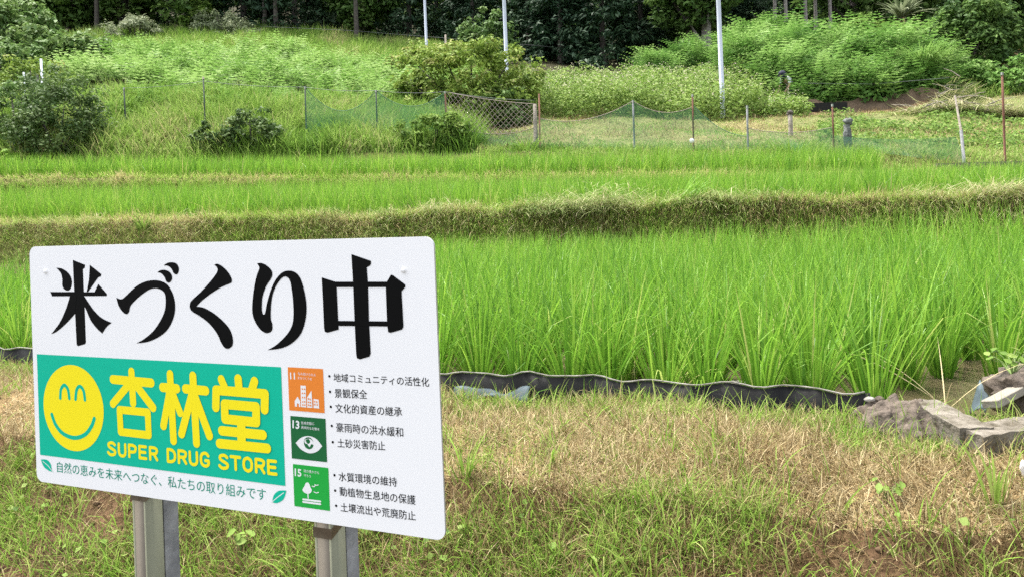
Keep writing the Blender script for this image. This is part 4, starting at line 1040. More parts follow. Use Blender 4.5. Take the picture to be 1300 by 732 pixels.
def build_inlet():
    # old concrete inlet: two arms of a low channel wall
    bm = bmesh.new()
    def wall(p, q, w_, z0_, z1_):
        p, q = Vector(p), Vector(q); d = (q - p).normalized(); n = Vector((-d.y, d.x)) * w_ / 2
        pts = [p - n, q - n, q + n, p + n]
        lo = [bm.verts.new((a.x, a.y, z0_)) for a in pts]; hi = [bm.verts.new((a.x, a.y, z1_)) for a in pts]
        bm.faces.new(lo[::-1]); bm.faces.new(hi)
        for k in range(4): bm.faces.new((lo[k], lo[(k + 1) % 4], hi[(k + 1) % 4], hi[k]))
    c0, c1, c2 = pt(1172, 505, 2.98), pt(1240, 548, 2.62), pt(1338, 520, 2.72)
    wall(c0.xy, c1.xy, .115, -1.1, -.840)
    wall((c1.xy - (c2.xy - c1.xy).normalized() * .035), c2.xy, .12, -1.1, -.846)
    bmesh.ops.subdivide_edges(bm, edges=bm.edges[:], cuts=9, use_grid_fill=True)
    co = np.array([v.co[:] for v in bm.verts])
    dn = (fbm(co[:, 0] + co[:, 2], co[:, 1], .05, 3) - .5) * .010 + (vnoise(co[:, 0] + co[:, 2], co[:, 1] - co[:, 2], .016, 8) - .5) * .006
    for v, k in zip(bm.verts, dn): v.co += Vector((k * .6, k * .6, k * (.9 if v.co.z > -.9 else .2)))
    me = bpy.data.meshes.new('concrete_inlet'); bm.to_mesh(me); bm.free(); me.materials.append(M['concrete'])
    tag(link('concrete_inlet', me), 'weathered concrete water inlet corner at the right end of the black edging', 'inlet')
    # mud heap
    V = []; n1, n2 = 74, 70
    c = pt(1140, 530, 2.92)
    for i in range(n2):
        for j in range(n1):
            x = (j / (n1 - 1) - .5) * .38; y = (i / (n2 - 1) - .5) * .42
            rr = (x / .17) ** 2 + (y / .2) ** 2
            h = max(0, 1 - rr) ** .6 * .125
            X, Y = c.x + x, c.y + y
            h *= .62 + .85 * fbm(X * 3, Y * 3, .22, 6)
            V.append((X + .02 * (vnoise(X, Y, .03, 8) - .5), Y, -.985 + h * 1.12 + (.075 * (vnoise(X, Y, .04, 7) - .5) + .012 * (vnoise(X, Y, .012, 17) - .5)) * (h > .01)))
    Fq = [(i * n1 + j, i * n1 + j + 1, (i + 1) * n1 + j + 1, (i + 1) * n1 + j) for i in range(n2 - 1) for j in range(n1 - 1)]
    mud = tag(link('mud_heap', mesh_np('mud_heap', V, Fq, None, M['mud'], True)), 'heap of wet grey brown mud between the black edging and the concrete inlet', 'mud heap')
    r = np.random.default_rng(3)
    for k in range(7):
        link('clod', blob_mesh('clod', 40 + k, [float(r.uniform(.018, .04))] * 3, M['mud'], .5, 2), mud, (c.x + float(r.normal(0, .07)), c.y - .07 + float(r.normal(0, .05)), -.905 + float(r.normal(0, .015))))
    # second mud lump and leaning concrete slab at the far end of the channel
    c = pt(1306, 502, 3.05)
    tag(link('mud_heap', blob_mesh('mud_heap', 71, (.17, .16, .12), M['mud'], .45, 4), None, (c.x + .04, c.y, -.86)), 'mud lump at the right edge beside the tilted concrete slab', 'mud heap')
    p, q = pt(1257, 513, 2.88), pt(1297, 492, 3.0); d = q - p; mid = (p + q) / 2
    bm = bmesh.new(); bmesh.ops.create_cube(bm, size=1, matrix=Matrix.Translation(mid) @ d.to_track_quat('X', 'Z').to_matrix().to_4x4() @ Matrix.Rotation(-.25, 4, 'X') @ Matrix.Diagonal((d.length, .065, .03, 1)))
    bmesh.ops.bevel(bm, geom=bm.edges[:], offset=.003, segments=1, affect='EDGES')
    me = bpy.data.meshes.new('concrete_slab'); bm.to_mesh(me); bm.free(); me.materials.append(M['pale_slab'])
    tag(link('concrete_slab', me), 'pale tilted concrete slab at the far right of the water inlet', 'slab')
    g = pt(1258, 497, 3.12)
    V, Fq = [], []
    for i in range(8):
        for j in range(5):
            u, v = i / 7, j / 4
            V.append((g.x - .03 + .05 * v + .012 * math.sin(u * 6), g.y + .10 * u, -.95 + .10 * v + .02 * math.sin(u * 5 + v * 3)))
    Fq = [(i * 5 + j, i * 5 + j + 1, (i + 1) * 5 + j + 1, (i + 1) * 5 + j) for i in range(7) for j in range(4)]
    o = link('plastic_scrap', mesh_np('plastic_scrap', V, Fq, None, M['blue_sheet'], True)); o.modifiers.new('thick', 'SOLIDIFY').thickness = .003
    tag(o, 'blue grey plastic scrap standing in the water behind the concrete slab', 'plastic scrap')
    g = pt(1299, 588, 2.38)
    o = link('plastic_bag', blob_mesh('plastic_bag', 9, (.025, .02, .035), M['white_cloth'], .5, 3), None, (g.x + .02, g.y, float(height(g.x, g.y)[0]) + .03))
    tag(o, 'crumpled white plastic lying in the grass at the right edge', 'plastic bag')
    for i, (px, py, s, lab) in enumerate(((1104, 499, (.02, .014, .011), 'small pale stone on the end of the black edging'), (1117, 500, (.018, .014, .012), 'small brown stone beside the mud heap'), (937, 481, (.055, .04, .03), 'grey stone in the water among the rice'))):
        p = pt(px, py, 3.0 if i < 2 else 3.62)
        z = -.838 if i < 2 else -.935
        tag(link('stone', blob_mesh('stone', 80 + i, s, M['stone'] if i != 1 else M['mud'], .3, 3), None, (p.x, p.y, z)), lab, 'stone')
M['pale_slab'] = plain('pale_slab', (.22, .20, .165), .95, noise=(.20, .18, .145), nscale=9, bump=.4)
build_inlet()

def broadleaf(name, label, loc, n, size, h, seed, mat='weed', aspect=.8, cat='weed', spread=.06):
    r = np.random.default_rng(seed)
    a = r.uniform(0, 2 * PI, n); rr = spread * np.sqrt(r.random(n)); z = h * r.uniform(.4, 1, n)
    P = np.stack([rr * np.cos(a), rr * np.sin(a), z], -1)
    # heart-like leaves: eight-corner blades, slightly cupped
    V, Fq = [], []
    for i in range(n):
        N = Vector((math.cos(a[i]) * .5, math.sin(a[i]) * .5 - .4, 1)).normalized()
        U = N.orthogonal().normalized(); U = Matrix.Rotation(float(r.uniform(0, 6.28)), 3, N) @ U; W = N.cross(U)
        s = size * r.uniform(.7, 1.2); o = len(V)
        out = [(-.5, 0), (-.42, .3), (-.1, .46), (.25, .33), (.55, 0), (.25, -.33), (-.1, -.46), (-.42, -.3)]
        for x, y in out: V.append(tuple(Vector(P[i]) + U * x * s + W * y * s * aspect + N * (abs(y) * .25 * s)))
        V.append(tuple(Vector(P[i]))); V.append(tuple(Vector(P[i]) + U * .3 * s))
        for k in range(4): Fq.append((o + 8, o + 2 * k, o + 2 * k + 1, o + (2 * k + 2) % 8))
    root = empty(name, loc); tag(root, label, cat)
    link('leaf_cluster', mesh_np('leaf_cluster', V, Fq, np.repeat(np.clip(r.normal(.6, .15, n), 0, 1), 10), M[mat]), root)
    st = [([(0, 0, -.02), tuple(Vector(P[i]) * .5 + Vector((0, 0, .01))), tuple(P[i])], [.002, .0016, .001], 5) for i in range(n)]
    link('stem', tubes_mesh('stem', st, M['stem']), root)
M['stem'] = plain('green_stem', (.16, .24, .06), .6)
def gp(px, py, d0=2.4):
    """where the line of sight meets the embankment"""
    a = (px - PX) / F; b = -(py - PY) / F; A, B = a * CR + b * SR, -a * SR + b * CR
    ys = np.linspace(1.4, 5, 900); z = height(A * ys, ys); k = int(np.argmax(B * ys <= z)); return Vector((A * ys[k], ys[k], float(z[k])))
broadleaf('broadleaf_weed', 'bright green broad leaf seedling growing beside the mud heap', gp(1158, 552), 5, .05, .05, 1, 'bright', spread=.035)
broadleaf('broadleaf_weed', 'round leaved weed on the embankment between the two sign posts', gp(306, 706), 6, .034, .09, 2, 'weed', spread=.04)
broadleaf('broadleaf_weed', 'low weed with pale round leaves in the lower right grass', gp(1128, 632), 11, .026, .05, 4, 'weed', spread=.04)
broadleaf('broadleaf_weed', 'broad leaf weed just right of the right sign post', gp(462, 690), 6, .036, .08, 5, 'weed', spread=.05)
broadleaf('broadleaf_weed', 'leafy weed at the right edge on top of the mud lump', pt(1285, 470, 3.05), 22, .03, .08, 6, 'weed', spread=.09)

# long grass blades arching over the edging
def arch_clump(name, label, loc, n, L, wd, seed, mat='grass', lean=.5, curve=1.2, spread=.02, azr=None, mu=.6, cat='grass clump', part='blade_cluster'):
    r = np.random.default_rng(seed)
    a = r.uniform(0, 2 * PI, n)
    base = np.stack([spread * np.cos(a), spread * np.sin(a), np.full(n, -.01)], -1) * np.sqrt(r.random((n, 1))) 
    az = a if azr is None else r.uniform(*azr, n)
    V, Fq, t = blades(base, L * r.uniform(.6, 1.1, n), az, np.abs(r.normal(lean, .15, n)), np.abs(r.normal(curve, .3, n)), wd * r.uniform(.7, 1.2, n), 6, r, np.clip(r.normal(mu, .1, n), 0, 1), .6, 1.5)
    o = link(name, mesh_np(name, V, Fq, t, M[mat]), None, loc)
    tag(o, label, cat)
arch_clump('grass_clump', 'long grass blades arching over the black edging beside the blue plastic sheet', gp(665, 506), 10, .34, .012, 31, azr=(-.9, .7), lean=.55, curve=1.1)
arch_clump('grass_clump', 'spiky grass clump standing against the black edging near the sign board', gp(615, 500), 9, .17, .010, 32, mu=.45)
arch_clump('grass_clump', 'upright grass clump against the middle of the black edging', gp(860, 512), 10, .2, .010, 33, mu=.55)
arch_clump('grass_clump', 'tall thin grass clump at the lower right corner', gp(1265, 640), 12, .26, .010, 34, mu=.6, lean=.2, curve=.4)
arch_clump('grass_clump', 'green grass clump low on the embankment just right of the sign', gp(590, 610), 16, .2, .009, 35, mu=.5, lean=.3, curve=.8)
arch_clump('grass_clump', 'pale bent grass stalks leaning over the water at the inlet', pt(1200, 500, 3.15) + Vector((0, 0, -.04)), 5, .5, .006, 36, 'straw', .9, .7, mu=.9)

# cut hay heaped on the bund
def hay(label, px, d, n, seed, sx, sy, sz, mu):
    r = np.random.default_rng(seed)
    e = r.normal(size=(n, 3)) * np.array([sx, sy, sz]); e[:, 2] = np.abs(e[:, 2])
    az = r.uniform(0, 2 * PI, n)
    V, Fq, t = blades(e, r.uniform(.10, .34, n), az, r.uniform(.8, 1.8, n), r.uniform(.2, 1.2, n), r.uniform(.006, .014, n), 3, r, np.clip(r.normal(mu, .18, n), 0, 1), .9)
    tag(link('hay_heap', mesh_np('hay_heap', V, Fq, t, M['hay']), None, on_ground(px, d, .02, 260)), label, 'hay heap')
hay('loose heap of cut grass on the bund right of the sign top', 770, 10.35, 1300, 41, .34, .16, .13, .55)
hay('low heap of green cut grass on the bund beside the taller heap', 714, 10.5, 1000, 42, .34, .18, .12, .3)
hay('drooping clump of cut grass on the bund towards the right', 905, 9.95, 700, 43, .5, .15, .05, .4)
hay('small wisp of cut grass on the bund at the right end', 1235, 9.1, 300, 44, .2, .15, .06, .6)
arch_clump('grass_clump', 'bright green grass clump leaning on the bund right of the hay heaps', on_ground(868, 10.05, 0, 260), 50, .62, .014, 45, 'rice', .5, .9, .12, (-.5, .6), .45)
arch_clump('grass_clump', 'leafy green tuft on the left part of the bund above the sign', on_ground(183, 13.0, 0, 290), 26, .4, .03, 46, 'weed', .4, .9, .1, None, .5)

# ------------------------------------------------------------------ fence posts, nets and wires
# (photo column, foot row used only for the bearing, distance, height, kind, label)
POSTS = [
    (160, 22.6, 1.35, 'pipe', 'thin dark fence post standing in the ferns at the far left'),
    (261, 22.0, 1.75, 'pipe', 'dark fence post with a pale cap in the tall grass left of the netting'),
    (389, 21.8, 1.50, 'pipe', 'green fence post at the left end of the green netting'),
    (479, 21.6, 1.45, 'pipe', 'green fence post between the two sagging nets at the left'),
    (567, 21.3, 1.5, 'rust', 'rusty green fence post where the coarse pale net begins'),
    (680, 20.6, 1.35, 'wood', 'thick weathered wooden fence post at the right end of the coarse net'),
    (805, 20.0, 1.30, 'conduit', 'grey metal fence post in the middle of the low netting'),
    (880, 19.6, 1.45, 'rust', 'rusty thin fence post with a white insulator disc near its foot'),
    (949, 19.3, 1.15, 'conduit', 'short pale grey fence post right of the rusty post with the disc'),
    (1058, 18.9, 1.22, 'rust', 'rusty red fence post beside the bunched grey netting'),
    (1223, 18.0, 1.55, 'bent', 'two piece post of pale wood above grey pipe leaning left by the curb'),
    (1275, 18.0, 2.10, 'rust', 'tall thin rusty post near the right edge of the photo'),
]
TOPS = []
def build_fence():
    for px, d, h, kind, lab in POSTS:
        p = on_ground(px, d, 0, 170); r = np.random.default_rng(int(px))
        dx = float(r.normal(0, .015))
        root = empty('fence_post', p); tag(root, lab, 'fence post', 'posts of the field fence')
        if kind == 'bent':
            link('lower_pipe', tubes_mesh('lower_pipe', [([(.02, 0, -.3), (-.05, 0, .80)], [.035, .035], 10)], M['galv']), root)
            link('upper_stake', tubes_mesh('upper_stake', [([(-.05, 0, .76), (-.17, 0, 1.62)], [.026, .02], 8)], M['old_wood']), root)
            top = p + Vector((-.17, 0, 1.6))
        elif kind == 'wood':
            link('stake', tubes_mesh('stake', [([(0, 0, -.3), (dx * .5, .0, h * .5), (dx, 0, h - .15)], [.065, .055, .05], 9)], M['old_wood']), root)
            link('pipe', tubes_mesh('pipe', [([(.10, -.02, -.3), (.12 + dx, -.02, h + .12)], [.025, .022], 7)], M['rust']), root)
            top = p + Vector((dx, 0, h - .15))
        else:
            rad = {'pipe': .022, 'rust': .023, 'conduit': .026}[kind]
            mat = {'pipe': 'green_pipe', 'rust': 'rust', 'conduit': 'galv'}[kind]
            if px == 1275: rad = .026
            link('pipe', tubes_mesh('pipe', [([(0, 0, -.3), (dx * .4, 0, h * .5), (dx, 0, h)], [rad, rad, rad], 8)], M[mat]), root)
            link('cap', tubes_mesh('cap', [([(dx, 0, h - .05), (dx, 0, h + .015)], [rad * 1.35, rad * 1.2], 8)], M['old_wood' if px == 261 else 'green_pipe']), root)
            top = p + Vector((dx, 0, h))
            if px == 880:
                link('insulator', tubes_mesh('insulator', [([(-.05, -.05, .28), (-.05, -.075, .28)], [.062, .058], 16), ([(-.05, -.075, .28), (-.05, -.10, .28)], [.045, .03], 12)], M['icon_white']), root)
        TOPS.append((p, top))
build_fence()

def net(i, j, top_sag, label, mat, drop0=0.0, drop1=0.0, foot=0.03, weave=True, seed=0):
    (a0, a1), (b0, b1) = TOPS[i], TOPS[j]
    n, m = 26, 9; V = []; r = np.random.default_rng(seed)
    for k in range(n):
        t = k / (n - 1)
        lo = a0.lerp(b0, t); lo.z = float(height(lo.x, lo.y)[0]) + foot
        hi = (a1 + Vector((0, 0, -drop0))).lerp(b1 + Vector((0, 0, -drop1)), t); hi.z -= top_sag * 4 * t * (1 - t)
        hi.z = max(hi.z, lo.z + .12)
        for q in range(m):
            s = q / (m - 1); p = lo.lerp(hi, s)
            p.y += .14 * math.sin(t * 7 + s * 3 + seed) * (1 - s) * math.sin(PI * t) - .08 * (1 - s)
            V.append(tuple(p))
    Fq = [(k * m + q, (k + 1) * m + q, (k + 1) * m + q + 1, k * m + q + 1) for k in range(n - 1) for q in range(m - 1)]
    o = tag(link('fence_net', mesh_np('fence_net', V, Fq, None, M[mat], True)), label, 'net', 'nets of the field fence')
    if weave:   # head rope
        rope = [Vector(V[k * m + m - 1]) for k in range(n)]
        link('head_rope', tubes_mesh('head_rope', [(rope, [.008] * n, 5)], M['green_rope'] if mat == 'net_green' else M['cord']), o)
    return o
M['green_rope'] = plain('green_rope', (.06, .16, .10), .8)
net(2, 3, .62, 'green net sagging between the two left fence posts', 'net_green', seed=1)
net(3, 4, .42, 'dense green net between the middle left fence posts', 'net_green', seed=2)
net(4, 5, .25, 'low green net hanging under the coarse pale net', 'net_green', .85, .62, seed=3)
net(5, 6, .28, 'pale green net between the wooden post and the grey post', 'net_pale', .35, .0, seed=4)
net(6, 7, .22, 'pale green net between the grey post and the rusty post with a disc', 'net_pale', .0, .3, seed=5)
net(7, 8, .2, 'net sloping down from the rusty post with a disc to the short grey post', 'net_green', .25, .75, seed=6)
net(8, 9, .12, 'loose pale net lying low between the short grey post and the red post', 'net_pale', .55, .55, seed=7)
net(9, 10, .08, 'faint pale net between the red post and the leaning two piece post', 'net_pale', .75, .95, seed=8, weave=False)

def coarse_net():
    (a0, a1), (b0, b1) = TOPS[4], TOPS[5]
    items = []
    def P(t, s):
        hi = a1.lerp(b1, t); hi.z -= .05 * 4 * t * (1 - t); lo = a1 + Vector((0, 0, -.85)); lo = lo.lerp(b1 + Vector((0, 0, -.62)), t); lo.z -= .25 * 4 * t * (1 - t)
        return lo.lerp(hi, s) + Vector((0, -.03, 0))
    n = 17
    for sg in (1, -1):
        for k in range(-7, n + 1):
            pts = []
            for s in np.linspace(0, 1, 7):
                t = (k + sg * (s - .5) * 5.5 + 3) / n
                if 0 <= t <= 1: pts.append(P(t, s))
            if len(pts) > 1: items.append((pts, [.005] * len(pts), 4))
    items.append(([P(t, 0) for t in np.linspace(0, 1, 20)], [.008] * 20, 5)); items.append(([P(t, 1) for t in np.linspace(0, 1, 20)], [.009] * 20, 5))
    tag(link('fence_net', tubes_mesh('fence_net', items, M['cord'])), 'coarse pale diamond net in front of the yellowish bush', 'net', 'nets of the field fence')
coarse_net()

def wire(pts, label, sag=.05, rad=.006):
    path = []
    for a, b in zip(pts[:-1], pts[1:]):
        for t in np.linspace(0, 1, 10):
            q = a.lerp(b, t); q.z -= sag * 4 * t * (1 - t); path.append(q)
    tag(link('fence_wire', tubes_mesh('fence_wire', [(path, [rad] * len(path), 5)], M['wire'])), label, 'wire')
wire([TOPS[0][1], TOPS[1][1] + Vector((0, 0, -.1)), TOPS[2][1], TOPS[3][1], TOPS[4][1], TOPS[5][1] + Vector((0, 0, .1))], 'fence wire running along the tops of the posts at the left')
wire([pt(1020, 106, 30.0), pt(1110, 107, 29.5), pt(1205, 99, 29.0)], 'straight wire stretched in front of the leafy mound', .0, .01)

def uphill_fence():
    # a line of low stakes and wires along the ridge at the foot of the woods
    for px, d, h, lab in ((76, 35, 1.2, 'small pale stake on the slope above the left bushes'), (565, 43.5, 1.3, 'pale grey stake at the ridge right of the small pole'), (586, 43.5, 1.5, 'white stake at the ridge above the yellowish bush')):
        p = on_ground(px, d, 0, 40)
        tag(link('stake', tubes_mesh('stake', [([(0, 0, -.3), (.02, 0, h)], [.06, .05], 8)], M['pole_paint'] if px != 565 else M['old_wood']), None, p), lab, 'stake')
    wire([on_ground(330, 44.2, 1.0, 30), on_ground(440, 44.0, 1.1, 30), on_ground(565, 43.5, 1.1, 30), on_ground(700, 43, 1.0, 60)], 'wire along the ridge at the foot of the woods', .0, .009)
uphill_fence()

# white stakes behind the dark bush at the left
for px, py0, d, h, rad, lab, mt in ((52, 75, 24.5, 2.0, .035, 'white pole leaning slightly behind the dark bush at the left', 'pole_paint'), (30, 92, 25.5, 1.6, .03, 'short white stake left of the white pole behind the bush', 'pole_paint'), (47, 95, 25.0, 1.55, .045, 'short black stake just left of the white pole', 'black_plastic')):
    t_ = pt(px, py0, d); g = Vector((t_.x + .06, d, float(height(t_.x, d)[0]) - .3))
    o = link('marker_pole', tubes_mesh('marker_pole', [([Vector((0, 0, 0)), t_ - g], [rad * 1.1, rad], 10)], M[mt]), None, g)
    tag(o, lab, 'pole')

# three tall white poles, their tops above the picture
for px, py, d, rad, lab in ((541, 34, 43, .075, 'thin white pole standing on the ridge, leftmost of the tall poles'), (643, 62, 36, .09, 'tall white pole rising behind the yellowish bush, middle one of the tall poles'), (917, 112, 28.5, .085, 'tall white pole standing in the flowering weeds, nearest of the tall poles')):
    g = on_ground(px, d, -.4, py); root = empty('utility_pole', g); tag(root, lab, 'pole', 'tall white poles on the hillside')
    link('shaft', tubes_mesh('shaft', [([(0, 0, 0), (-.05, 0, 5.0), (-.12, 0, 9.5)], [rad * 1.05, rad * .95, rad * .75], 14)], M['pole_paint']), root)
    link('cap', tubes_mesh('cap', [([(-.12, 0, 9.46), (-.122, 0, 9.6)], [rad * .9, rad * .8], 14)], M['galv']), root)

# odd things on the cleared slope
def odds():
    g = on_ground(1003, 22.5, 0, 150); root = empty('knotted_stump_post', g); tag(root, 'short grey wooden post with a dark knotted top on the cleared slope', 'post')
    link('stake', tubes_mesh('stake', [([(0, 0, -.3), (.01, 0, .3), (0, 0, .62)], [.075, .065, .07], 9)], M['old_wood']), root)
    link('knot', blob_mesh('knot', 3, (.09, .09, .09), M['bark'], .4, 3), root, (0, 0, .66))
    g = on_ground(1076, 19.4, 0, 170); root = empty('net_bundle', g); tag(root, 'grey netting bunched up on a dark stake beside the rusty red post', 'net bundle')
    link('stake', tubes_mesh('stake', [([(0, .05, -.3), (.02, .05, .72)], [.03, .03], 8)], M['bark']), root)
    b = blob_mesh('bunch', 12, (.10, .10, .33), M['grey_net'], .45, 4, 3.0); link('bunch', b, root, (0, 0, .36)); 
    link('bunch', blob_mesh('bunch', 14, (.11, .10, .10), M['grey_net'], .5, 3, 3.0), root, (.03, 0, .73))
    # low concrete curb at the end of the farthest paddy
    a, b = on_ground(1188, 17.75, 0, 200), on_ground(1380, 17.75, 0, 200)
    me = boxes_mesh('concrete_curb', [((a.x * .5 + b.x * .5, 17.75, (a.z + b.z) / 2 + .05), (b.x - a.x, .12, .22), 0)], M['concrete'], .012)
    tag(link('concrete_curb', me), 'low grey concrete curb at the right end of the farthest rice', 'curb')
    # black drain edge under the mound
    a, b = on_ground(1022, 29.2, 0, 128), on_ground(1075, 29.2, 0, 128)
    me = boxes_mesh('drain_edge', [((a.x * .5 + b.x * .5, 29.2, a.z + .1), (b.x - a.x, .12, .34), 0)], M['black_plastic'], .02)
    tag(link('drain_edge', me), 'short black plastic edge at the foot of the earth bank under the mound', 'edging')
M['grey_net'] = plain('grey_net', (.17, .18, .17), .95, noise=(.07, .075, .07), nscale=20, bump=.6)
odds()

def brush_pile(label, px, d, sx, sy, sz, n, seed):
    r = np.random.default_rng(seed)
    e = r.normal(size=(n, 3)) * np.array([sx, sy, sz]) * .5; e[:, 2] = np.abs(e[:, 2]) * np.exp(-(e[:, 0] / sx) ** 2)
    az = r.uniform(0, 2 * PI, n)
    V, Fq, t = blades(e, r.uniform(.3, .9, n), az, r.uniform(1.1, 1.8, n), r.uniform(-.2, .5, n), r.uniform(.02, .05, n), 3, r, np.clip(r.normal(.55, .28, n), 0, 1), .9)
    root = empty('brush_pile', on_ground(px, d, -.02, 120)); tag(root, label, 'brush pile')
    link('dry_stems', mesh_np('dry_stems', V, Fq, t, M['hay']), root)
    it = []
    for k in range(26):
        p = Vector(e[k]) + Vector((0, 0, .08)); q = p + Vector((float(r.normal(0, .5)), float(r.normal(0, .3)), float(r.uniform(-.1, .3))))
        it.append(([p, p.lerp(q, .5) + Vector((0, 0, .05)), q], [.025, .018, .008], 5))
    link('branch', tubes_mesh('branch', it, M['old_wood']), root)
brush_pile('pile of dry brown branches and stems at the right edge of the cleared slope', 1262, 27.2, 1.6, .7, .42, 1800, 5)
brush_pile('low row of dry stems left of the brush pile', 1205, 26.6, 1.5, .6, .35, 900, 6)
brush_pile('heap of dead stems on top of the brown earth bank', 1215, 29.2, .9, .6, .8, 700, 7)

# ------------------------------------------------------------------ bushes and trees
def tree(name, label, cat, loc, crown, trunk, sc=1.0, rz=0.0, group=None, sz=None):
    root = empty(name, loc, rz); root.scale = (sc, sc, sc * (sz or 1)); tag(root, label, cat, group)
    link('crown', crown, root)
    if trunk: link('trunk', trunk, root)
    return root

def bush(name, label, cat, px, d, rx, ry, rz, nc, per, size, mat, seed, shape='round', clump=.26, aspect=.5, lift=.75, tone=0.0, py=150, hang=0.0, group=None):
    cr, c = crown_mesh('crown', seed, rx, ry, rz, nc, per, size, M[mat], shape, clump, aspect, rz * lift, hang, tone)
    r = np.random.default_rng(seed)
    it = []
    for k in r.choice(len(c), 14, replace=False):
        tpt = Vector(c[k]) * .9; it.append(([(0, 0, -.15), tuple(tpt * .5 + Vector((0, 0, -.05))), tuple(tpt)], [.04 * rx, .022 * rx, .008 * rx], 6))
    return tree(name, label, cat, on_ground(px, d, 0, py), cr, tubes_mesh('trunk', it, M['bark']), 1, 0, group)

bush('dense_bush', 'dense dark green bush with glossy leaves at the left end of the rice', 'bush', 72, 21.6, 1.3, 1.1, 1.28, 230, 54, .095, 'dark_leaf', 1, tone=.14, aspect=.6)
bush('loose_bush', 'greyish green loose bush behind the dense dark bush at the left edge', 'bush', 22, 22.6, 1.05, .9, 1.15, 100, 30, .13, 'shrub_leaf', 2, clump=.24, tone=.05)
bush('loose_bush', 'low brownish bush at the left edge below the slope', 'bush', 40, 26.5, 1.6, 1.0, .95, 90, 30, .14, 'azalea', 3, tone=-.12)
bush('low_bush', 'bright green large leaved plant at the very left edge beside the rice', 'bush', 3, 20.9, .5, .45, .5, 26, 22, .17, 'bright', 4)
bush('low_bush', 'dark low bush on the grassy bank below the leftmost nets', 'bush', 318, 20.95, 1.05, .5, .62, 90, 34, .11, 'dark_leaf', 5, tone=.18)
bush('low_bush', 'leafy weed bush in front of the middle left nets', 'bush', 552, 20.7, 1.0, .5, .56, 90, 34, .11, 'weed', 6)
bush('low_bush', 'small dark bush at the foot of the bank left of centre', 'bush', 268, 20.95, .55, .4, .5, 40, 30, .12, 'dark_leaf', 7, tone=.15)
bush('yellowish_bush', 'large yellowish green bush behind the coarse net', 'bush', 596, 27.5, 2.35, 1.6, 1.85, 340, 42, .17, 'azalea', 8, clump=.19, lift=.55, aspect=.45, py=100)
bush('yellowish_bush', 'smaller green bush at the left side of the large yellowish bush', 'bush', 535, 27.8, 1.2, 1.0, 1.1, 100, 36, .16, 'azalea', 9, clump=.22, lift=.7, tone=-.08, py=100)
bush('yellowish_bush', 'dark leafy bush at the right foot of the large yellowish bush', 'bush', 650, 26.2, .85, .8, .8, 60, 34, .15, 'shrub_leaf', 10, clump=.25, lift=.7, tone=.05, py=120)
bush('yellowish_bush', 'low skirt of green leaves in front of the large yellowish bush', 'bush', 590, 26.0, 1.9, .8, .75, 130, 36, .15, 'azalea', 27, clump=.22, lift=.7, tone=-.06, py=130)
bush('brownish_bush', 'brownish bush on the ridge above the yellowish bush', 'bush', 528, 36.5, 1.7, 1.2, .85, 110, 30, .2, 'azalea', 11, clump=.22, tone=.22, py=50)
bush('slope_bush', 'wide grey green bush on the left slope under the trees', 'bush', 62, 32.5, 2.5, 1.6, 1.15, 150, 36, .24, 'shrub_leaf', 12, tone=.08, py=70)
bush('slope_bush', 'tall rounded bush at the top left corner', 'bush', 12, 35, 2.4, 1.8, 2.0, 150, 36, .26, 'shrub_leaf', 13, tone=.02, py=30)
bush('slope_bush', 'grey leaved bush at the left edge above the brownish bush', 'bush', 8, 29.5, 1.5, 1.2, .9, 80, 32, .2, 'shrub_leaf', 14, tone=.0, py=100)
bush('drooping_shrub', 'pale drooping shrub at the wood edge in the upper left', 'shrub', 172, 44.5, 1.5, 1.2, 1.05, 60, 34, .3, 'pale_leaf', 15, 'dome', hang=.7, aspect=.22, py=40)
bush('drooping_shrub', 'wide pale drooping shrub at the wood edge, right of the smaller pale one', 'shrub', 283, 45.5, 2.3, 1.2, 1.0, 80, 34, .3, 'pale_leaf', 16, 'dome', hang=.7, aspect=.22, py=40)
bush('slope_bush', 'bright leaved sapling bush between the two pale drooping shrubs', 'bush', 252, 47, 1.2, 1.0, 1.4, 50, 30, .28, 'weed', 17, py=20)
bush('slope_bush', 'rounded green bush at the wood edge left of the middle tall pole', 'bush', 615, 42.5, 1.7, 1.4, 1.7, 90, 34, .26, 'shrub_leaf', 18, py=45)
bush('slope_bush', 'light green sapling at the wood edge in the upper right', 'bush', 1088, 41, 1.3, 1.1, 1.3, 60, 30, .24, 'weed', 19, py=20)
bush('slope_bush', 'wild green bush below the round tree at the right edge', 'bush', 1285, 31.5, 1.8, 1.2, .9, 90, 32, .2, 'kudzu', 20, py=80)
bush('slope_bush', 'low green bush under the round tree beside the mound', 'bush', 1222, 32.2, 1.3, 1.0, .8, 70, 32, .18, 'kudzu', 24, py=80)
bush('brownish_bush', 'brown dried bush right of the round tree at the edge', 'bush', 1288, 35.5, 1.2, 1.0, .9, 50, 30, .2, 'straw', 25, py=55)

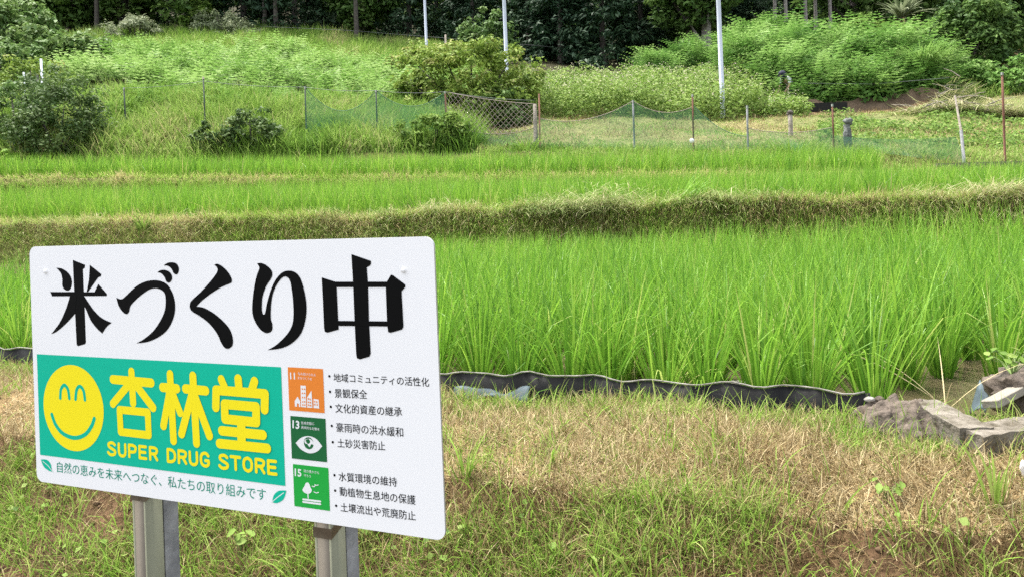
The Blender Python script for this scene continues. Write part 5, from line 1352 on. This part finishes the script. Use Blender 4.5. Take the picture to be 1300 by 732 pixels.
# the leafy mound at the right: fern-like sprays over several shrubs
def thicket_mesh(seed, rx, ry, h):
    r = np.random.default_rng(seed)
    n = 420
    a = r.uniform(0, 2 * PI, n); q = np.sqrt(r.random(n)); x, y = np.cos(a) * q * rx, np.sin(a) * q * ry
    z = h * np.sqrt(np.maximum(.02, 1 - q ** 2.4)) * r.uniform(.45, 1.0, n) * (.75 + .5 * vnoise(x, y, .8, seed))
    tone = np.clip(r.normal(.46, .16, n) + .7 * (vnoise(x, y, .7, seed + 9) - .5), 0, 1)
    a1 = fern_fronds(x, y, z - .25, r.uniform(.7, 1.5, n), r, tone, 7, wide=.4)
    m = 1500
    a = r.uniform(0, 2 * PI, m); q = np.sqrt(r.random(m)); x, y = np.cos(a) * q * rx, np.sin(a) * q * ry
    z = h * np.sqrt(np.maximum(.02, 1 - q ** 2.4)) * r.uniform(.1, .95, m)
    P = np.stack([x, y, z], -1); N = P / np.array([rx, ry, h]) + np.array([0, 0, .5]) + r.normal(0, .4, (m, 3))
    a2 = leaves(P, N, r.uniform(.16, .32, m), r, .5, np.clip(r.normal(.35, .15, m), 0, 1))
    V, Fq, t = merge([a1, a2])
    return mesh_np('crown', V, Fq, t, M['kudzu'])
def thicket():
    ms = [thicket_mesh(200 + i, 1.75, 1.5, 2.1) for i in range(4)]
    st = tubes_mesh('stem', [([(0, 0, -.2), (.3 * math.cos(k), .3 * math.sin(k), .7), (.9 * math.cos(k), .9 * math.sin(k), 1.3)], [.05, .035, .015], 6) for k in range(7)], M['bark'])
    spots = [(1040, 31.3, .95, 'front shrub of the leafy mound, above the black drain edge'), (1095, 31.2, .95, 'front shrub of the leafy mound, above the middle of the earth bank'), (1150, 31.3, .9, 'front shrub at the right end of the leafy mound'),
             (1000, 32.5, 1.0, 'shrub of the leafy mound just behind the person'), (1062, 33.5, 1.15, 'middle shrub of the leafy mound right of the person'), (1125, 33.2, 1.15, 'middle shrub on the right half of the leafy mound'), (1180, 33.0, .9, 'shrub on the right shoulder of the leafy mound'),
             (955, 34.5, 1.0, 'shrub at the left end of the leafy mound beside the nearest pole'), (1010, 35.5, 1.15, 'rear shrub of the leafy mound under the pale trunks'), (1075, 36.0, 1.2, 'highest shrub at the back of the leafy mound'), (1135, 35.8, 1.05, 'rear shrub of the leafy mound in front of the shaggy palm'), (945, 37.5, 1.1, 'shrub behind the nearest pole at the wood edge'), (880, 37.5, .85, 'low shrub at the foot of the two thick trunks'), (835, 36.5, .75, 'low shrub in front of the dark conifers'), (985, 38.5, 1.15, 'shrub at the foot of the pale trunks')]
    for i, (px, d, sc, lab) in enumerate(spots):
        root = empty('leafy_shrub', on_ground(px, d, -.1, 90), i * 1.3); root.scale = (sc, sc, sc); tag(root, lab, 'shrub', 'shrubs of the leafy mound')
        link('crown', ms[i % 4], root); link('stem', st, root)
thicket()
arch_clump('pampas_clump', 'tall arching grass clump on the right side of the leafy mound', on_ground(1172, 31.0, 1.0, 90), 420, 1.7, .05, 47, 'fern', .45, 1.5, .5, None, .55, 'grass clump')
arch_clump('pampas_clump', 'tuft of long grass in the mown strip below the wooden fence post', on_ground(668, 20.2, 0, 185), 60, .6, .025, 48, 'bankgrass', .45, 1.2, .25, None, .35, 'grass clump')
arch_clump('pampas_clump', 'grey green grass clump between the short grey post and the red post', on_ground(1005, 18.7, 0, 180), 160, .7, .022, 49, 'bankgrass', .4, 1.0, .6, None, .35, 'grass clump')

def earth_bank():
    # scraped brown face of soil below the mound
    V = []; n, m = 60, 8
    for i in range(n):
        t = i / (n - 1)
        for j in range(m):
            s = j / (m - 1); px = 1018 + 172 * t; d = 29.35 + .5 * s
            x = col_at(px, d, 115); V.append((x, d + .1 * math.sin(t * 30), float(height(x, 29.35)[0]) - .1 + .72 * s * (.9 + .1 * math.sin(t * 9) * math.sin(t * 23 + 1)) + .12 * (vnoise(x, s * 2, .3, 4) - .5)))
    Fq = [(i * m + j, (i + 1) * m + j, (i + 1) * m + j + 1, i * m + j + 1) for i in range(n - 1) for j in range(m - 1)]
    tag(link('earth_bank', mesh_np('earth_bank', V, Fq, None, M['earth'], True)), kind='structure')
M['earth'] = plain('brown_earth', (.13, .09, .055), .95, noise=(.075, .05, .03), nscale=3, bump=1, bscale=6)
earth_bank()

# round dark tree at the right, shaggy palm, woods
cr, cc = crown_mesh('crown', 301, 2.15, 2.0, 1.6, 260, 44, .23, M['wood_leaf'], 'round', .2, .5, 2.35, 0, .1)
tree('round_tree', 'round dark green tree standing alone at the right edge above the brush', 'tree', on_ground(1237, 34.5, -.1, 40), cr, trunk_mesh('trunk', 5, 2.6, .14, 12, M['bark'], cc))
def palm():
    r = np.random.default_rng(9); n = 70
    az = r.uniform(0, 2 * PI, n); base = np.stack([.1 * np.cos(az), .1 * np.sin(az), np.full(n, 2.0)], -1)
    gr = blades(base, r.uniform(1.0, 1.6, n), az, r.uniform(.1, 1.2, n), r.uniform(.5, 1.2, n), np.full(n, .16), 5, r, r.uniform(.3, .8, n), .3)
    n2 = 110; az = r.uniform(0, 2 * PI, n2); base = np.stack([.15 * np.cos(az), .15 * np.sin(az), r.uniform(1.2, 2.0, n2)], -1)
    br = blades(base, r.uniform(.8, 1.4, n2), az, r.uniform(1.6, 2.3, n2), r.uniform(.4, .9, n2), np.full(n2, .10), 4, r, r.uniform(.0, .5, n2), .4)
    root = empty('shaggy_palm', on_ground(1145, 39.5, .3, 30)); root.scale = (1.15, 1.15, 1.15); tag(root, 'shaggy palm with a brown skirt of dead leaves behind the leafy mound', 'palm')
    link('crown', mesh_np('crown', *gr, M['pale_leaf']), root); link('dead_leaf_skirt', mesh_np('dead_leaf_skirt', *br, M['straw']), root)
    link('trunk', tubes_mesh('trunk', [([(0, 0, -.6), (0, 0, 1.0), (.03, 0, 2.1)], [.2, .17, .15], 10)], M['bark']), root)
palm()

def woods():
    r = np.random.default_rng(400)
    protos = {}
    def broad(i, rx, h, mat, zc, tone=0.0):
        cr, c = crown_mesh('crown', 500 + i, rx, rx * .95, h * .42, 150, 34, .36, M[mat], 'round', .23, .55, zc, 0, tone)
        return cr, trunk_mesh('trunk', 500 + i, h * .75, .2, 12, M['bark'], c)
    def con(i, rx, h, mat='conifer', tone=0.0):
        cr, c = crown_mesh('crown', 600 + i, rx, rx, h * .48, 230, 30, .36, M[mat], 'cone', .2, .3, h * .5, .55, tone)
        return cr, trunk_mesh('trunk', 600 + i, h * .95, .2, 0, M['bark'], None, .01)
    B = [broad(0, 2.8, 8.5, 'wood_leaf', 4.6), broad(1, 2.4, 7.5, 'wood_leaf', 3.6, .08), broad(2, 3.1, 9.5, 'wood_leaf', 5.2, -.08)]
    Cn = [con(0, 2.3, 10), con(1, 2.8, 9)]
    G = 'trees of the wood behind the fields'
    LB = ['broad leafed woodland tree standing in the shade behind the ridge', 'dark conifer standing among the woodland trees behind the ridge']
    # dark conifers in the middle
    for px, d, k, sc, lab in ((712, 45.0, 1, .95, 'dark spreading conifer right of the middle tall pole'), (765, 44.5, 1, 1.05, 'large dark conifer in the middle of the wood edge'), (815, 46.5, 0, 1.0, 'dark conifer left of the two thick trunks'), (672, 47.0, 0, .95, 'dark conifer just behind the middle tall pole')):
        tree('conifer_tree', lab, 'tree', on_ground(px, d, -.2, 60), Cn[k][0], Cn[k][1], sc, px * .1)
    # two thick trunks with high crowns
    for px, d, rad, mt, lab in ((877, 43.2, .30, 'bark', 'tall tree with a thick dark brown trunk left of the nearest pole'), (897, 42.8, .34, 'pale_bark', 'tall tree with a thick mottled grey trunk beside the dark trunk')):
        cr, c = crown_mesh('crown', px, 2.6, 2.4, 3.4, 150, 36, .34, M['wood_leaf'], 'round', .22, .5, 5.6, .2, .0)
        tree('tall_tree', lab, 'tree', on_ground(px, d, -.3, 60), cr, trunk_mesh('trunk', px, 9.0, rad, 10, M[mt], c, .015))
    # slim pale trunks at the right
    for i, (px, d) in enumerate(((985, 46), (998, 44.5), (1023, 45.5), (1036, 48), (1054, 46.5))):
        cr, c = crown_mesh('crown', px, 1.7, 1.7, 2.4, 80, 30, .34, M['wood_leaf'], 'round', .24, .5, 8.2)
        lab = ['leftmost of the five slim pale trunks behind the leafy mound', 'second slim pale trunk from the left behind the leafy mound', 'middle one of the five slim pale trunks behind the leafy mound', 'fourth slim pale trunk from the left, farther back than its neighbours', 'rightmost of the five slim pale trunks behind the leafy mound'][i]
        tree('slim_tree', lab, 'tree', on_ground(px, d, -.3, 40), cr, trunk_mesh('trunk', px, 9.5, .14, 6, M['pale_bark'], c, .006))
    # slim brown trunks in the left wood
    for px, d, lab in ((336, 48, 'slim dark trunk in the upper left wood'), (350, 47.5, 'slim brown trunk right beside the slim dark trunk in the upper left wood'), (452, 46.5, 'brown trunk standing at the edge of the wood above the ferns'), (123, 48.5, 'brown trunk at the wood edge left of the pale drooping shrub')):
        cr, c = crown_mesh('crown', px, 2.0, 1.9, 2.6, 90, 30, .34, M['wood_leaf'], 'round', .24, .5, 7.4)
        tree('slim_tree', lab, 'tree', on_ground(px, d, -.3, 20), cr, trunk_mesh('trunk', px, 9, .17, 6, M['bark'], c, .01))
    # the rest of the wood
    def rowt(y0, step, amin, amax, lift=0.0, skip=None, pc=.2):
        a = amin
        while a < amax:
            Y = y0 + float(r.normal(0, 1.0)); X = a * Y
            a += step / y0 * float(r.uniform(.8, 1.2))
            if skip and skip(X / Y): continue
            cn = r.random() < pc
            P = Cn[int(r.integers(2))] if cn else B[int(r.integers(3))]
            tree('conifer_tree' if cn else 'woodland_tree', LB[1] if cn else LB[0], 'tree', (X, Y, float(height(X, Y)[0]) - .3), P[0], P[1], float(r.uniform(.85, 1.2)), float(r.uniform(0, 6.28)), G + (', conifers' if cn else ', broad leafed'))
    rowt(50.0, 3.7, -.86, .86, skip=lambda A: .335 < A < .45)
    rowt(55.0, 4.2, -.84, .86, pc=.4)
    rowt(61.0, 4.4, -.84, .86, pc=.5)
woods()

# ------------------------------------------------------------------ the person stooping behind the weeds
def skin_mesh(name, joints, edges, radii, mat, root=0, sub=1):
    me = bpy.data.meshes.new(name); me.from_pydata([tuple(j) for j in joints], edges, [])
    ob = bpy.data.objects.new(name, me); COL.objects.link(ob)
    md = ob.modifiers.new('skin', 'SKIN'); md.use_smooth_shade = True
    for i, v in enumerate(me.skin_vertices[0].data):
        v.radius = radii[i] if isinstance(radii[i], tuple) else (radii[i], radii[i]); v.use_root = i == root
    sb = ob.modifiers.new('sub', 'SUBSURF'); sb.levels = sub; sb.render_levels = sub
    dg = bpy.context.evaluated_depsgraph_get(); dg.update()
    out = bpy.data.meshes.new_from_object(ob.evaluated_get(dg)); out.name = name
    bpy.data.objects.remove(ob); bpy.data.meshes.remove(me)
    out.materials.clear(); out.materials.append(mat)
    return out

def build_person():
    # stooping to the left, hands among the weeds; local -x is where the figure faces
    J = [(.16, 0, .86), (.06, 0, 1.02), (-.12, 0, 1.16), (-.22, 0, 1.22), (-.27, 0, 1.25), (-.33, 0, 1.29), (-.36, 0, 1.32)]
    Rr = [(.14, .12), (.13, .12), (.15, .12), .07, .055, .095, .085]
    Ed = [(0, 1), (1, 2), (2, 3), (3, 4), (4, 5), (5, 6)]
    def chain(start, pts, rad):
        k = start
        for p, q in zip(pts, rad):
            J.append(p); Rr.append(q); Ed.append((k, len(J) - 1)); k = len(J) - 1
        return k
    for s in (-1, 1):
        chain(0, [(.15, s * .1, .82), (.02, s * .12, .46), (.08, s * .12, .09), (-.1, s * .13, .04)], [.09, .062, .045, .04])
        wr = chain(2, [(-.15, s * .2, 1.14), (-.2, s * .24, .88), (-.36, s * .2, .68), (-.40, s * .19, .62)], [.055, .045, .034, .03])
        for f, (dy, ln) in enumerate(((-.028, .065), (-.009, .078), (.01, .074), (.028, .058))):
            chain(wr, [(-.42, s * .19 + dy, .575), (-.41 + .0, s * .19 + dy, .575 - ln * .55), (-.395, s * .19 + dy, .575 - ln)], [.010, .009, .008])
        chain(wr, [(-.385, s * .19 - s * .035, .60), (-.375, s * .19 - s * .05, .56)], [.011, .009])
    body = skin_mesh('person', J, Ed, Rr, M['skin'], 0, 1)
    bm = bmesh.new(); bm.from_mesh(body)        # nose, lips and ears as part of the same surface
    for c, s in (((-.452, 0, 1.285), (.02, .014, .022)), ((-.43, 0, 1.245), (.016, .03, .008)), ((-.35, .095, 1.30), (.02, .01, .03)), ((-.35, -.095, 1.30), (.02, .01, .03))):
        bmesh.ops.create_icosphere(bm, subdivisions=2, radius=1, matrix=Matrix.Translation(c) @ Matrix.Diagonal((*s, 1)))
    for f in bm.faces: f.smooth = True
    bm.to_mesh(body); bm.free()
    g = on_ground(1000, 30.9, 0, 100)
    o = link('person', body, None, g, math.radians(32)); o['category'] = 'person'
    o['label'] = 'person in a navy hood and white shirt stooping in the weeds below the leafy mound'
    link('white_shirt', skin_mesh('white_shirt', [(.15, 0, .9), (.06, 0, 1.04), (-.12, 0, 1.18), (-.2, 0, 1.22), (-.15, .2, 1.15), (-.19, .235, .93), (-.15, -.2, 1.15), (-.19, -.235, .93)], [(0, 1), (1, 2), (2, 3), (2, 4), (4, 5), (2, 6), (6, 7)], [(.165, .15), (.16, .15), (.175, .15), .09, .075, .065, .075, .065], M['white_cloth']), o)
    link('trousers', skin_mesh('trousers', [(.16, 0, .86), (.15, .1, .80), (.02, .12, .46), (.08, .12, .12), (.15, -.1, .80), (.02, -.12, .46), (.08, -.12, .12)], [(0, 1), (1, 2), (2, 3), (0, 4), (4, 5), (5, 6)], [(.155, .14), .11, .08, .065, .11, .08, .065], M['trouser']), o)
    # sun hood: rounded cap with a cape over the neck
    bm = bmesh.new(); bmesh.ops.create_uvsphere(bm, u_segments=20, v_segments=12, radius=1, matrix=Matrix.Translation((-.33, 0, 1.33)) @ Matrix.Rotation(.35, 4, 'Y') @ Matrix.Diagonal((.155, .16, .175, 1)))
    for v in bm.verts:
        if v.co.x > -.33 and v.co.z < 1.34: v.co.z -= .10 * min(1, (v.co.x + .33) * 9); v.co.x += .03
        if v.co.x < -.40 and v.co.z < 1.33: v.co.x = -.405 + (v.co.x + .40) * .1
    for f in bm.faces: f.smooth = True
    me = bpy.data.meshes.new('sun_hood'); bm.to_mesh(me); bm.free(); me.materials.append(M['dark_cloth'])
    link('sun_hood', me, o)
    for s in (-1, 1):
        bm = bmesh.new(); bmesh.ops.create_icosphere(bm, subdivisions=2, radius=.011, matrix=Matrix.Translation((-.428, s * .034, 1.31)))
        me = bpy.data.meshes.new('eye'); bm.to_mesh(me); bm.free(); me.materials.append(M['black_ink']); link('eye', me, o)
build_person()
